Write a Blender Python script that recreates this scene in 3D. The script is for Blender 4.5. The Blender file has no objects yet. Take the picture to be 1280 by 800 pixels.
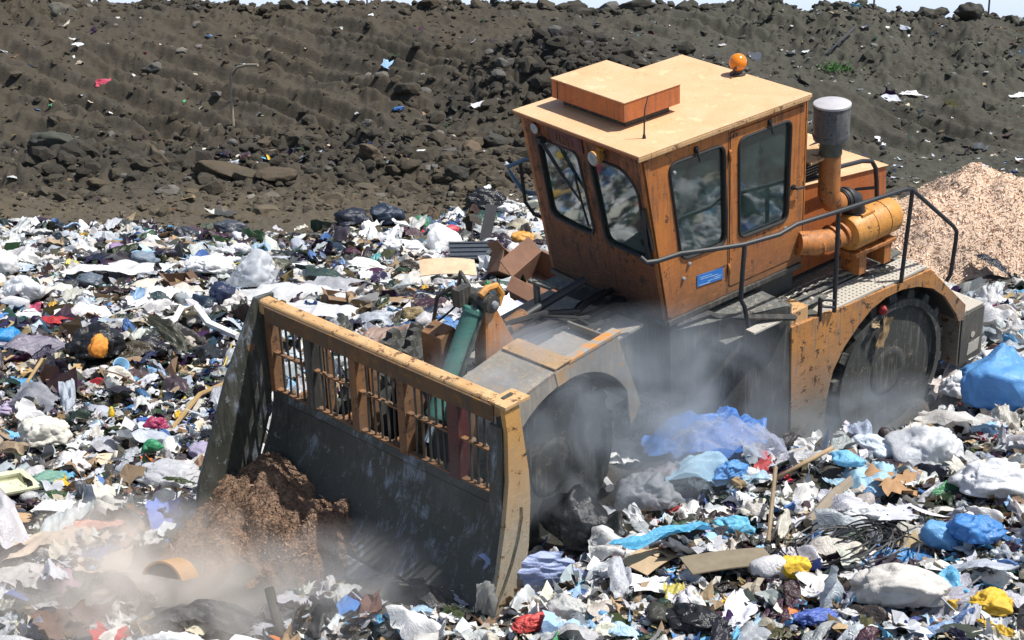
import bpy, bmesh, math, random
import numpy as np
from mathutils import Matrix, Vector
rng = np.random.default_rng(11)
random.seed(5)
D = bpy.data
C = bpy.context.scene.collection
PI = math.pi

# ------------------------------------------------------------------ camera and place
TH = math.radians(12.5)
CAMZ = 5.5
FPX = 2000.0                                    # focal length in pixels of a 1280 wide frame
cth, sth = math.cos(TH), math.sin(TH)
RW = np.array([[-0.7778748, 0.6261437, -0.0534305],
               [-0.5956741, -0.7617596, -0.2547441],
               [-0.2002076, -0.1663318, 0.9655313]])      # the machine's axes in the world (it stands on a slope)
TW = np.array([0.59375, 15.71807, 3.900134])

def ray(px, py):
    a, b = (px - 640) / FPX, (py - 400) / FPX
    return np.array([a, cth - b * sth, -sth - b * cth])

# ------------------------------------------------------------------ noise
def _h(i, j, k, s):
    n = (i * 374761393 + j * 668265263 + k * 2147483647 + s * 974634777) & 0xFFFFFFFF
    n = ((n ^ (n >> 13)) * 1274126177) & 0xFFFFFFFF
    n = ((n ^ (n >> 15)) * 2246822519) & 0xFFFFFFFF
    return ((n ^ (n >> 16)) & 0xFFFFFF) / float(0xFFFFFF) * 2 - 1

def vn(x, y, z=None, s=0):
    x = np.asarray(x, float); y = np.asarray(y, float)
    z = np.zeros_like(x) if z is None else np.asarray(z, float)
    xi, yi, zi = np.floor(x).astype(np.int64), np.floor(y).astype(np.int64), np.floor(z).astype(np.int64)
    fx, fy, fz = x - xi, y - yi, z - zi
    u, v, w = [f * f * f * (f * (f * 6 - 15) + 10) for f in (fx, fy, fz)]
    r = 0
    for a in (0, 1):
        for b in (0, 1):
            for c in (0, 1):
                wt = (u if a else 1 - u) * (v if b else 1 - v) * (w if c else 1 - w)
                r = r + wt * _h(xi + a, yi + b, zi + c, s)
    return r

def fbm(x, y, z=None, o=4, s=0, g=.5):
    r = 0; a = 1.0; f = 1.0
    for i in range(o):
        r = r + a * vn(x * f + 13.7 * i, y * f - 7.3 * i, None if z is None else z * f, s + i)
        a *= g; f *= 2.03
    return r

def sstep(a, b, x):
    t = np.clip((x - a) / (b - a), 0, 1)
    return t * t * (3 - 2 * t)

# ------------------------------------------------------------------ terrain height
def ray_z(px, py, z):
    v = ray(px, py); k = (z - CAMZ) / v[2]
    return v[0] * k, v[1] * k, z

CP = [ray_z(*a) for a in [
    (-150, 800, -.2), (0, 800, -.15), (300, 800, -.2), (640, 800, -.05), (960, 800, .3), (1280, 800, .4), (1450, 800, .4),
    (0, 620, -.1), (0, 450, -.2), (0, 290, -.3), (300, 290, -.35), (600, 255, -.3), (300, 450, -.15), (160, 560, -.1), (150, 360, -.2),
    (1280, 560, .75), (1100, 600, .62), (900, 600, .5), (820, 680, .3), (760, 640, .25), (1280, 660, .6), (1090, 560, .55), (1180, 500, .55), (1280, 380, .6), (1210, 350, .5), (1280, 250, .3), (1200, 220, .1),
    (1000, 150, 0), (1280, 170, 0.3), (500, 360, -.2), (560, 310, -.3)]]
CP += [(4.25, 18.24, .22), (3.0, 19.76, .5), (.41, 14.6, .2), (-1.05, 15.96, .42), (2.2, 16.9, .3), (-2.7, 15.3, .1), (-3.0, 14.9, .05),
       (-.1, 13.2, -.1), (-16, 24, 0), (-16, 36, -.2), (16, 26, .8), (18, 40, .4), (-9, 42, -.1), (0, 43, -.1), (8, 43, 0)]
CP = np.array(CP)
_d = np.hypot(CP[:, None, 0] - CP[None, :, 0], CP[:, None, 1] - CP[None, :, 1])
_A = np.sqrt(_d ** 2 + 1.0) + np.eye(len(CP)) * -.02
_m = CP[:, 2].mean()
_w = np.linalg.solve(_A, CP[:, 2] - _m)

YC = 60.0
_cp = np.array([(-400, -12), (0, -9), (80, -4), (160, 4), (340, 2), (400, 8), (470, 4), (560, 9), (640, 6), (700, 9), (745, 10), (790, 4), (860, 6), (940, 11), (1010, 13), (1045, 2), (1080, 4), (1110, 11), (1180, 20), (1195, 22), (1215, 14), (1240, 22), (1290, 27), (1500, 24)], float)
_ck = [ray(a, b) for a, b in _cp]
_cx = np.array([v[0] * YC / v[1] for v in _ck])
_cz = np.array([CAMZ + v[2] * YC / v[1] for v in _ck])

def ground(x, y, fine=True):
    x = np.asarray(x, float); y = np.asarray(y, float)
    xs, ys = np.clip(x, -17, 18), np.clip(y, 11.5, 43)
    z = np.full(xs.shape, _m)
    for (cx, cy, _), w in zip(CP, _w):
        z = z + w * np.sqrt((xs - cx) ** 2 + (ys - cy) ** 2 + 1.0)
    z = np.clip(z, -1.2, 1.5)
    yb = 44 + 3.0 * sstep(2, 12, x) + 1.0 * vn(x * .25, x * 0, s=3)
    xc = x * YC / np.maximum(y, 30)
    zc = np.interp(xc, _cx, _cz)
    t = sstep(yb - 1, YC + 2, y)
    t = .75 * np.clip((y - yb) / (YC - yb), 0, 1) + .25 * t
    z = z * (1 - t) + zc * t
    z = z - np.clip(y - YC - .5, 0, 40) * .5 - np.clip(y - YC - 40, 0, 1e4) * .04
    inb = sstep(35, 43, y) * (1 - sstep(75, 110, y))
    # berm of dug earth in front of the bank at the left, dark tip of soil in the middle
    z = z + inb * (1 - sstep(-2, 3, x)) * .75 * np.exp(-((y - 43.5 - .8 * vn(x * .4, x * 0, s=8)) / 2.0) ** 2) * (1 + .5 * vn(x * .5, y * .5, s=5))
    z = z + 1.7 * np.exp(-(((x - 2.2) / 3.3) ** 2 + ((y - 50.5) / 3.2) ** 2)) * (1 + .25 * vn(x * .6, y * .6, s=6))
    z = z + .7 * np.exp(-(((x - 8.8) / 2.6) ** 2 + ((y - 50) / 1.6) ** 2))
    if fine:
        lit = 1 - sstep(30, 36, y)
        z = z + lit * (.10 * fbm(x * .9, y * .9, o=3, s=20) + .05 * fbm(x * 4, y * 4, o=2, s=24))
        rough = .35 + .65 * sstep(-.3, .4, vn(x * .22, y * .22, s=33))
        # wheel tracks of machines that climbed the bank
        u = x * .62 + y * .75 + .9 * vn(x * .12, y * .12, s=60)
        tk_ = np.clip(.15 + 1.5 * vn(x * .17, y * .17, s=62), 0, 1) * sstep(45, 48, y) * (1 - sstep(57, 60, y))
        ph = (u % 3.1) / 3.1
        groove = np.exp(-((ph - .3) / .085) ** 2) + .8 * np.exp(-((ph - .72) / .07) ** 2)
        lip = np.exp(-((ph - .44) / .05) ** 2) + np.exp(-((ph - .17) / .05) ** 2) + .8 * np.exp(-((ph - .85) / .05) ** 2)
        calm = 1 - .4 * tk_ * np.clip(groove, 0, 1)
        z = z + tk_ * (.26 * lip - .34 * groove + .018 * groove * np.sign(np.sin((x * .75 - y * .62) * 13)))
        left = 1 - .55 * sstep(3, 9, x)
        z = z + inb * rough * calm * (.34 * fbm(x * .55, y * .55, o=2, s=40) + .42 * left * (.4 - np.abs(fbm(x * 1.1, y * 1.1, o=3, s=44))) + .20 * left * (.4 - np.abs(fbm(x * 3.0, y * 3.0, o=2, s=48))) + .11 * fbm(x * 5, y * 5, o=3, s=49))
        z = z + sstep(30, 36, y) * .035 * fbm(x * 5, y * 5, o=3, s=52)
    return z

def at(px, py, fine=True):
    v = ray(px, py)
    k = np.geomspace(9, 90, 900)
    P = v[None] * k[:, None] + [0, 0, CAMZ]
    below = P[:, 2] < ground(P[:, 0], P[:, 1], fine)
    i = int(np.argmax(below)) if below.any() else len(k) - 1
    return P[i], k[i]

# ------------------------------------------------------------------ object helpers
def obj(name, verts, faces, mats, parent=None, smooth=False, midx=None, bevel=0, col=None):
    me = D.meshes.new(name)
    if isinstance(faces, np.ndarray):
        nv, nf, k = len(verts), len(faces), faces.shape[1]
        me.vertices.add(nv); me.vertices.foreach_set('co', np.asarray(verts, np.float32).ravel())
        me.loops.add(nf * k); me.loops.foreach_set('vertex_index', faces.astype(np.int32).ravel())
        me.polygons.add(nf); me.polygons.foreach_set('loop_start', np.arange(0, nf * k, k, dtype=np.int32))
        me.update(calc_edges=True); me.validate()
    else:
        me.from_pydata([tuple(map(float, v)) for v in verts], [], faces); me.update()
    for m in (mats if isinstance(mats, (list, tuple)) else [mats]): me.materials.append(m)
    if midx is not None: me.polygons.foreach_set('material_index', np.asarray(midx, np.int32))
    if isinstance(smooth, np.ndarray): me.polygons.foreach_set('use_smooth', smooth)
    elif smooth: me.polygons.foreach_set('use_smooth', np.ones(len(me.polygons), bool))
    if col is not None:
        a = me.color_attributes.new('Col', 'FLOAT_COLOR', 'POINT')
        a.data.foreach_set('color', np.asarray(col, np.float32).ravel())
    o = D.objects.new(name, me); C.objects.link(o)
    if parent is not None: o.parent = parent
    if bevel:
        b = o.modifiers.new('bevel', 'BEVEL'); b.width = bevel; b.segments = 2; b.limit_method = 'ANGLE'; b.angle_limit = math.radians(40)
    return o

def tag(o, label=None, cat=None, group=None, kind=None):
    if label: o['label'] = label
    if cat: o['category'] = cat
    if group: o['group'] = group
    if kind: o['kind'] = kind
    return o

def rounded(poly, r, n=5):
    out = []
    P = [np.array(p, float) for p in poly]
    for i, p in enumerate(P):
        a, b = P[i - 1] - p, P[(i + 1) % len(P)] - p
        la, lb = np.linalg.norm(a), np.linalg.norm(b)
        a, b = a / la, b / lb
        rr = min(r, la * .45, lb * .45)
        for k in range(n + 1):
            t = k / n
            out.append(tuple(p + a * rr * (1 - t) ** 2 + b * rr * t ** 2))
    return out

class MB:
    def __init__(s, tf=None): s.v = []; s.f = []; s.m = []; s.tf = tf; s.sm = []
    def add(s, v, f, m=0, sm=False):
        o = len(s.v); s.v += [tuple(p) for p in v]
        for q in f: s.f.append(tuple(i + o for i in q)); s.m.append(m); s.sm.append(sm)
    def box(s, lo, hi, m=0, R=None, c=None):
        lo, hi = np.array(lo, float), np.array(hi, float)
        V = np.array([[(lo, hi)[i][0], (lo, hi)[j][1], (lo, hi)[k][2]] for i in (0, 1) for j in (0, 1) for k in (0, 1)])
        if R is not None:
            cc = (lo + hi) / 2 if c is None else np.array(c); V = (V - cc) @ np.array(R).T + cc
        s.add(V, [(0, 1, 3, 2), (4, 6, 7, 5), (0, 4, 5, 1), (2, 3, 7, 6), (0, 2, 6, 4), (1, 5, 7, 3)], m)
    def prism(s, poly, fn, a, b, m=0):
        n = len(poly); V = [fn(u, v, a) for u, v in poly] + [fn(u, v, b) for u, v in poly]
        s.add(V, [tuple(range(n))[::-1], tuple(range(n, 2 * n))] + [(i, (i + 1) % n, n + (i + 1) % n, n + i) for i in range(n)], m)
    def panel(s, outer, holes, fn, a, b, m=0):
        bm = bmesh.new(); ed = []
        for loop in [outer] + holes:
            vs = [bm.verts.new((u, v, 0)) for u, v in loop]
            ed += [bm.edges.new((vs[i], vs[(i + 1) % len(vs)])) for i in range(len(vs))]
        bmesh.ops.triangle_fill(bm, use_beauty=True, use_dissolve=False, edges=ed)
        bm.verts.index_update()
        uv = [(v.co.x, v.co.y) for v in bm.verts]; fs = [tuple(v.index for v in f.verts) for f in bm.faces]; bm.free()
        n = len(uv); V = [fn(u, v, a) for u, v in uv] + [fn(u, v, b) for u, v in uv]
        F = fs + [tuple(i + n for i in f[::-1]) for f in fs]; k = 0
        for loop in [outer] + holes:
            L = len(loop)
            F += [(k + i, k + (i + 1) % L, n + k + (i + 1) % L, n + k + i) for i in range(L)]; k += L
        s.add(V, F, m)
    def tube(s, pts, r, n=8, m=0, closed=False, caps=True):
        P = np.array(pts, float); N = len(P)
        rr = np.full(N, r, float) if np.isscalar(r) else np.array(r, float)
        T = np.zeros_like(P)
        for i in range(N):
            a = P[i - 1] if (i > 0 or closed) else P[i]; b = P[(i + 1) % N] if (i < N - 1 or closed) else P[i]
            T[i] = (b - a) / max(np.linalg.norm(b - a), 1e-9)
        up = np.array([0, 0, 1.]) if abs(T[0][2]) < .9 else np.array([1., 0, 0])
        V = []; u = np.cross(T[0], up); u /= np.linalg.norm(u)
        for i in range(N):
            u = u - T[i] * np.dot(u, T[i]); u /= np.linalg.norm(u); w = np.cross(T[i], u)
            for k in range(n):
                a = 2 * PI * k / n; V.append(P[i] + rr[i] * (u * math.cos(a) + w * math.sin(a)))
        F = []
        for i in range(N if closed else N - 1):
            j = (i + 1) % N
            F += [(i * n + k, i * n + (k + 1) % n, j * n + (k + 1) % n, j * n + k) for k in range(n)]
        s.add(V, F, m, True)
        if caps and not closed:
            o = len(s.v) - N * n
            s.f += [tuple(o + k for k in range(n))[::-1], tuple(o + (N - 1) * n + k for k in range(n))]; s.m += [m, m]; s.sm += [False, False]
    def lathe(s, prof, org, axis, n=32, m=0):
        ax = np.array(axis, float); ax /= np.linalg.norm(ax)
        u = np.cross(ax, [0, 0, 1.] if abs(ax[2]) < .9 else [1., 0, 0]); u /= np.linalg.norm(u); w = np.cross(ax, u)
        V = []; F = []
        for h, r in prof:
            for k in range(n):
                a = 2 * PI * k / n; V.append(np.array(org) + ax * h + r * (u * math.cos(a) + w * math.sin(a)))
        for i in range(len(prof) - 1):
            F += [(i * n + k, i * n + (k + 1) % n, (i + 1) * n + (k + 1) % n, (i + 1) * n + k) for k in range(n)]
        s.add(V, F, m, True)
        o = len(s.v) - len(V)
        for i in (0, len(prof) - 1):
            if prof[i][1] > 1e-4: s.f.append(tuple(o + i * n + k for k in range(n))); s.m.append(m); s.sm.append(False)
    def build(s, name, mats, parent=None, bevel=0):
        V = np.array(s.v, float)
        if s.tf: V = s.tf(V)
        o = obj(name, V, s.f, mats, parent, midx=s.m, bevel=bevel)
        o.data.polygons.foreach_set('use_smooth', np.array(s.sm, bool))
        bm = bmesh.new(); bm.from_mesh(o.data); bmesh.ops.recalc_face_normals(bm, faces=bm.faces)
        for e in bm.edges:
            if len(e.link_faces) == 2 and e.calc_face_angle(0) > math.radians(38): e.smooth = False
        bm.to_mesh(o.data); bm.free()
        return o

# ------------------------------------------------------------------ materials
def nmat(name):
    m = D.materials.new(name); m.use_nodes = True
    nt = m.node_tree; nt.nodes.clear()
    out = nt.nodes.new('ShaderNodeOutputMaterial')
    return m, nt, out

def N(nt, t, **kw):
    n = nt.nodes.new(t)
    for k, v in kw.items():
        if k.startswith('i_'):
            n.inputs[k[2:].replace('_', ' ')].default_value = v
        else: setattr(n, k, v)
    return n

def noise(nt, vec, scale, detail=4, rough=.6, dist=0):
    n = N(nt, 'ShaderNodeTexNoise'); n.inputs['Scale'].default_value = scale; n.inputs['Detail'].default_value = detail
    n.inputs['Roughness'].default_value = rough; n.inputs['Distortion'].default_value = dist
    nt.links.new(vec, n.inputs['Vector']); return n.outputs['Fac']

def ramp(nt, fac, a, b, va=0., vb=1.):
    n = N(nt, 'ShaderNodeMapRange'); n.clamp = True
    n.inputs['From Min'].default_value = a; n.inputs['From Max'].default_value = b
    n.inputs['To Min'].default_value = va; n.inputs['To Max'].default_value = vb
    nt.links.new(fac, n.inputs['Value']); return n.outputs['Result']

def mixc(nt, fac, a, b, mode='MIX'):
    n = N(nt, 'ShaderNodeMix', data_type='RGBA', blend_type=mode)
    for s, v in ((n.inputs[0], fac), (n.inputs[6], a), (n.inputs[7], b)):
        if isinstance(v, (int, float)): s.default_value = v
        elif isinstance(v, (tuple, list)): s.default_value = (*v[:3], 1)
        else: nt.links.new(v, s)
    return n.outputs[2]

def mth(nt, op, a, b=None):
    n = N(nt, 'ShaderNodeMath', operation=op)
    for s, v in zip(n.inputs, (a, b)):
        if v is None: continue
        if isinstance(v, (int, float)): s.default_value = v
        else: nt.links.new(v, s)
    return n.outputs[0]

def bump(nt, h, strength=.3, dist=.02):
    n = N(nt, 'ShaderNodeBump'); n.inputs['Strength'].default_value = strength; n.inputs['Distance'].default_value = dist
    nt.links.new(h, n.inputs['Height']); return n.outputs['Normal']

def bsdf(nt, out, color, rough=.6, metal=0., normal=None, **kw):
    b = N(nt, 'ShaderNodeBsdfPrincipled')
    for k, v in (('Base Color', color), ('Roughness', rough), ('Metallic', metal)):
        if isinstance(v, (int, float)): b.inputs[k].default_value = v
        elif isinstance(v, (tuple, list)): b.inputs[k].default_value = (*v[:3], 1)
        else: nt.links.new(v, b.inputs[k])
    if normal is not None: nt.links.new(normal, b.inputs['Normal'])
    for k, v in kw.items(): b.inputs[k].default_value = v
    nt.links.new(b.outputs[0], out.inputs['Surface']); return b

def worn(name, base, base2=None, dirt=(.07, .055, .04), dirt_amt=.35, rust=.25, streak=.4, rough=.5, lo=None, hi=None, metal=0., chip=(.05, .03, .02), fine=1., scrape=None):
    """painted or bare steel with faded patches, mud streaks, dust low down, chips and scratches; coordinates are the machine's own metres"""
    m, nt, out = nmat(name)
    tc = N(nt, 'ShaderNodeTexCoord').outputs['Object']
    big = noise(nt, tc, 2.2, 5, .6, .6)
    med = noise(nt, tc, 9 * fine, 5, .65, .3)
    fin = noise(nt, tc, 55, 4, .7)
    c = mixc(nt, ramp(nt, big, .35, .68), base, base2 or tuple(v * .72 for v in base))
    c = mixc(nt, ramp(nt, fin, .35, .65, 0, .45), c, tuple(v * .55 for v in base))
    mp = N(nt, 'ShaderNodeMapping'); mp.inputs['Scale'].default_value = (14, 14, 1.1); nt.links.new(tc, mp.inputs['Vector'])
    st = noise(nt, mp.outputs[0], 1.6, 5, .7, .4)
    f = ramp(nt, st, .60 - .26 * streak, .70 - .12 * streak, 0, min(1, dirt_amt * 2))
    f = mth(nt, 'MULTIPLY', f, ramp(nt, big, .25, .6, .35, 1))
    if lo is not None:
        sx = N(nt, 'ShaderNodeSeparateXYZ'); nt.links.new(tc, sx.inputs[0])
        zz = mth(nt, 'ADD', sx.outputs[2], mth(nt, 'MULTIPLY', mth(nt, 'SUBTRACT', med, .5), .9))
        f = mth(nt, 'MAXIMUM', f, ramp(nt, zz, lo, hi, .97, 0))
    c = mixc(nt, f, c, mixc(nt, ramp(nt, fin, .3, .7), dirt, tuple(v * 1.7 for v in dirt)))
    ch = ramp(nt, mth(nt, 'ADD', mth(nt, 'MULTIPLY', med, .65), mth(nt, 'MULTIPLY', fin, .35)), .64 - .15 * rust, .665 - .15 * rust)
    c = mixc(nt, ch, c, chip)
    mp2 = N(nt, 'ShaderNodeMapping'); mp2.inputs['Scale'].default_value = (3, 3, 60); mp2.inputs['Rotation'].default_value = (.3, .5, .2); nt.links.new(tc, mp2.inputs['Vector'])
    sc = noise(nt, mp2.outputs[0], 2.0, 3, .6)
    c = mixc(nt, ramp(nt, sc, .60, .66, 0, .4), c, tuple(min(.9, v * 1.2 + .03) for v in base))
    if scrape:
        mp3 = N(nt, 'ShaderNodeMapping'); mp3.inputs['Scale'].default_value = (5, 7, 1.6); mp3.inputs['Rotation'].default_value = (.35, 0, .1); nt.links.new(tc, mp3.inputs['Vector'])
        s3 = mth(nt, 'MULTIPLY', ramp(nt, noise(nt, mp3.outputs[0], 1.5, 6, .75, .5), .50, .62), ramp(nt, big, .46, .60))
        c = mixc(nt, mth(nt, 'MULTIPLY', s3, .75), c, scrape)
    bsdf(nt, out, c, ramp(nt, mth(nt, 'MAXIMUM', f, ch), 0, 1, rough, .92), metal, bump(nt, mth(nt, 'ADD', med, mth(nt, 'MULTIPLY', fin, .5)), .25, .012))
    return m

def plain(name, color, rough=.6, metal=0., var=.35, scale=18, bmp=.2):
    m, nt, out = nmat(name)
    tc = N(nt, 'ShaderNodeTexCoord').outputs['Object']
    n = noise(nt, tc, scale, 5, .65)
    c = mixc(nt, ramp(nt, n, .3, .72), tuple(v * (1 - var) for v in color), tuple(min(1, v * (1 + var * .5)) for v in color))
    bsdf(nt, out, c, rough, metal, bump(nt, n, bmp, .01))
    return m
# ------------------------------------------------------------------ the compactor
orange = (.50, .178, .038)
M_cab = worn('orange_cab_paint', orange, (.40, .125, .03), dirt=(.06, .04, .025), dirt_amt=.42, rust=.34, streak=.5, lo=-2.15, hi=-1.2)
M_front = worn('grimy_shaded_orange_paint', (.33, .10, .028), (.22, .07, .024), dirt=(.028, .02, .014), dirt_amt=.5, rust=.5, streak=.85, lo=-2.0, hi=-.7)  # cab orange with more grime, base also darkened for the shaded front
M_roof = worn('sun_bleached_roof_paint', (.66, .42, .24), (.60, .35, .17), dirt=(.40, .25, .13), dirt_amt=.25, rust=.24, streak=.1, rough=.6, chip=(.22, .14, .08), fine=2.4)
M_box = worn('orange_box_paint', (.50, .15, .04), (.40, .11, .03), dirt=(.10, .06, .04), dirt_amt=.3, rust=.2, streak=.4)
M_yel = worn('worn_yellow_paint', (.56, .30, .08), (.44, .22, .06), dirt=(.20, .175, .13), dirt_amt=.4, rust=.4, streak=.3, lo=-2.5, hi=-1.3)
M_fend = worn('scraped_orange_fender_paint', (.50, .22, .055), (.36, .155, .045), dirt=(.10, .095, .08), dirt_amt=.5, rust=.6, streak=.4, lo=-3.45, hi=-2.6)
M_yel2 = worn('dusty_yellow_patch', (.42, .25, .10), (.34, .22, .11), dirt=(.26, .23, .19), dirt_amt=.45, rust=.35, streak=.2, rough=.85)
M_can = worn('yellow_canister_paint', (.58, .27, .05), (.48, .20, .04), dirt=(.16, .10, .05), dirt_amt=.35, rust=.42, streak=.4)
M_pipe = worn('rust_streaked_pipe_paint', (.46, .17, .035), (.36, .12, .03), dirt=(.12, .07, .035), dirt_amt=.4, rust=.55, streak=.6, chip=(.11, .05, .02))
M_dust = worn('dust_caked_steel', (.062, .062, .055), (.095, .088, .074), dirt=(.13, .12, .10), dirt_amt=.45, rust=.3, streak=.2, rough=.85)
M_dusty = worn('pale_dusty_plate', (.20, .195, .185), (.27, .235, .18), dirt=(.24, .20, .15), dirt_amt=.5, rust=.38, streak=.4, rough=.9, chip=(.34, .19, .07))
M_blade = worn('scraped_blade_steel', (.026, .029, .022), (.046, .048, .037), dirt=(.075, .072, .062), dirt_amt=.3, rust=.36, streak=.7, rough=.5, chip=(.15, .16, .17), lo=-3.7, hi=-2.5, scrape=(.26, .30, .36))
M_rusty = worn('rusty_yellow_steel', (.25, .115, .042), (.15, .075, .035), dirt=(.10, .07, .045), dirt_amt=.55, rust=.55, streak=.5, rough=.8, chip=(.07, .035, .02))
M_rail = worn('pale_lit_top_rail_paint', (.58, .37, .18), (.46, .25, .09), dirt=(.28, .19, .10), dirt_amt=.5, rust=.6, streak=.4, rough=.7, chip=(.12, .06, .03))  # worn yellow, painted paler for the light on the rail top
M_rface = worn('rusted_shaded_rail_face', (.17, .085, .035), (.09, .06, .035), dirt=(.05, .045, .035), dirt_amt=.5, rust=.6, streak=.5, rough=.85, chip=(.20, .10, .03))  # rust and dirt, with the shade of the front face in the colour
M_tower = worn('dusty_orange_gusset_paint', (.44, .17, .045), (.34, .13, .04), dirt=(.24, .20, .15), dirt_amt=.4, rust=.3, streak=.5, lo=-2.0, hi=-1.35)
M_flake = worn('flaking_orange_rim', (.27, .25, .22), (.33, .29, .23), dirt=(.2, .18, .15), rust=.95, chip=(.48, .20, .04), rough=.9)
M_soil = plain('caked_soil', (.16, .11, .07), .95)
M_red = worn('red_painted_post', (.10, .018, .02), (.06, .018, .018), dirt=(.08, .05, .035), dirt_amt=.4, rust=.4)
M_edge = worn('polished_edge_steel', (.20, .22, .24), (.26, .27, .28), dirt=(.24, .22, .19), dirt_amt=.3, rust=.15, rough=.4)
M_dark = worn('dark_greasy_steel', (.032, .033, .032), (.05, .048, .042), dirt=(.10, .085, .065), dirt_amt=.5, rust=.3, rough=.55)
M_deck = worn('deck_plate', (.075, .082, .08), (.11, .11, .10), dirt=(.22, .20, .16), dirt_amt=.4, rust=.35, rough=.8, chip=(.03, .028, .025))
M_teal = worn('teal_cylinder_paint', (.04, .165, .135), (.045, .12, .10), dirt=(.06, .075, .06), dirt_amt=.35, rust=.3, chip=(.03, .045, .04))
M_rubber = plain('black_rubber', (.018, .018, .018), .55)
M_blk = plain('black_rail_paint', (.018, .020, .023), .55, 0, .3, 30)
M_bluer = plain('blue_grey_rail_paint', (.10, .17, .26), .4)
M_chrome = plain('chrome_rod', (.55, .55, .55), .2, 1.0, .1)
M_bowl = worn('grey_precleaner_bowl', (.075, .085, .09), (.11, .12, .125), dirt=(.15, .14, .12), dirt_amt=.3, rust=.5, rough=.5, fine=3)
M_lid = plain('pale_bowl_lid', (.42, .41, .42), .5, 0, .12, 8)
M_olive = plain('olive_neck_paint', (.085, .09, .065), .6)
M_beacon = plain('amber_beacon_plastic', (.66, .20, .012), .18, 0, .05, 5, .02)
M_lens = plain('dusty_lamp_glass', (.38, .40, .40), .25)
M_blue = plain('blue_sticker', (.03, .16, .48), .4, 0, .2, 60)
M_bw = plain('worn_white_print', (.28, .45, .66), .5)
M_plate = worn('dull_red_name_plate', (.16, .025, .035), (.12, .02, .03), dirt=(.07, .04, .035), dirt_amt=.4, rust=.3)
M_gold = plain('dull_gold_lettering', (.17, .10, .045), .6)
M_seat = plain('dark_seat_vinyl', (.035, .035, .035), .6)
M_bev = plain('black_grille_mesh', (.02, .02, .02), .6)
M_perf = worn('perforated_tread_plate', (.40, .38, .33), (.46, .42, .35), dirt=(.30, .26, .20), dirt_amt=.4, rust=.25, rough=.8)

def glass_mat(name, tint, refl):
    m, nt, out = nmat(name)
    tr = N(nt, 'ShaderNodeBsdfTransparent'); tr.inputs[0].default_value = (*tint, 1)
    gl = N(nt, 'ShaderNodeBsdfGlossy'); gl.inputs['Roughness'].default_value = .04; gl.inputs[0].default_value = (.9, .95, .95, 1)
    df = N(nt, 'ShaderNodeBsdfDiffuse'); df.inputs[0].default_value = (.14, .22, .21, 1)  # teal of the dust film paints in the blue-green reflection
    tc = N(nt, 'ShaderNodeTexCoord').outputs['Object']
    fr = N(nt, 'ShaderNodeFresnel'); fr.inputs['IOR'].default_value = 1.5
    f = mth(nt, 'ADD', mth(nt, 'MULTIPLY', fr.outputs[0], .9), refl)
    a = N(nt, 'ShaderNodeMixShader'); nt.links.new(f, a.inputs[0]); nt.links.new(tr.outputs[0], a.inputs[1]); nt.links.new(gl.outputs[0], a.inputs[2])
    b = N(nt, 'ShaderNodeMixShader'); nt.links.new(ramp(nt, noise(nt, tc, 5, 6, .7), .35, .8, .04, .30), b.inputs[0])
    nt.links.new(a.outputs[0], b.inputs[1]); nt.links.new(df.outputs[0], b.inputs[2])
    nt.links.new(b.outputs[0], out.inputs['Surface'])
    return m
M_glass = glass_mat('dusty_glass_teal_reflection', (.44, .58, .55), .20)

YAW = math.radians(8)
def fv(V):                                  # the front half of the articulated frame is steered eight degrees to the left
    V = np.array(V, float); x, y = V[:, 0] + .9, V[:, 1]
    return np.stack([x * math.cos(YAW) - y * math.sin(YAW) - .9, x * math.sin(YAW) + y * math.cos(YAW), V[:, 2]], 1)

root = D.objects.new('landfill_compactor', None); C.objects.link(root)
mw = np.eye(4); mw[:3, :3] = RW; mw[:3, 3] = TW
_rm = Matrix(mw.tolist())
_q = _rm.to_quaternion(); root.rotation_mode = 'QUATERNION'; root.rotation_quaternion = _q; root.location = TW
tag(root, 'big worn orange landfill compactor with glazed cab and slotted front blade, working in the rubbish', 'compactor')

# ---- cab
def FW(u, v, w):                            # front wall: u across, v height, w outwards
    n = np.array([1.85, 0, -.323]); n /= np.linalg.norm(n)
    x = -.06 - (-.05 - v) * (.323 / 1.85)
    return np.array([x, u, v]) + n * w
LW = lambda u, v, w: (u, .9 + w, v)
RWl = lambda u, v, w: (u, -.9 - w, v)
BW = lambda u, v, w: (-2.38 - w, u, v)
w1 = rounded([(-.68, -.25), (-.05, -.25), (.0, -1.19), (-.28, -1.20), (-.69, -1.17)], .11)
w2 = rounded([(.12, -.24), (.62, -.24), (.80, -.42), (.78, -1.21), (.16, -1.21)], .10)
s1 = rounded([(-.43, -.22), (-1.19, -.22), (-1.23, -1.30), (-.60, -1.29)], .11)
s2 = rounded([(-1.39, -.22), (-2.15, -.22), (-2.13, -1.33), (-1.41, -1.31)], .10)
r1 = [(u, v) for u, v in s1]
b1 = rounded([(-.7, -.25), (.7, -.25), (.7, -1.0), (-.7, -1.0)], .1)
cab = MB()
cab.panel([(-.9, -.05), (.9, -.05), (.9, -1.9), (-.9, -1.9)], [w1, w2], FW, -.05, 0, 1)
door_op = [(-1.27, -.12), (-2.34, -.12), (-2.34, -1.82), (-1.27, -1.82)]
cab.panel([(-.06, -.052), (-2.38, -.052), (-2.38, -1.9), (-.383, -1.9)], [s1, door_op], LW, -.05, 0)
cab.panel([(-.06, -.052), (-2.38, -.052), (-2.38, -1.9), (-.383, -1.9)], [s1, [(u, v) for u, v in s2]], RWl, -.05, 0)
cab.panel([(-.84, -.052), (.84, -.052), (.84, -1.9), (-.84, -1.9)], [b1], BW, -.05, -.003)
cab.box((-2.33, -.845, -1.9), (-.42, .845, -1.84), 2)
for y in (.865, .9):
    pass
cabo = cab.build('cab', [M_cab, M_front, M_dark], root, .006)
tr = MB()                                  # seams, sill flange and folded corner strips of the cab
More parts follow.
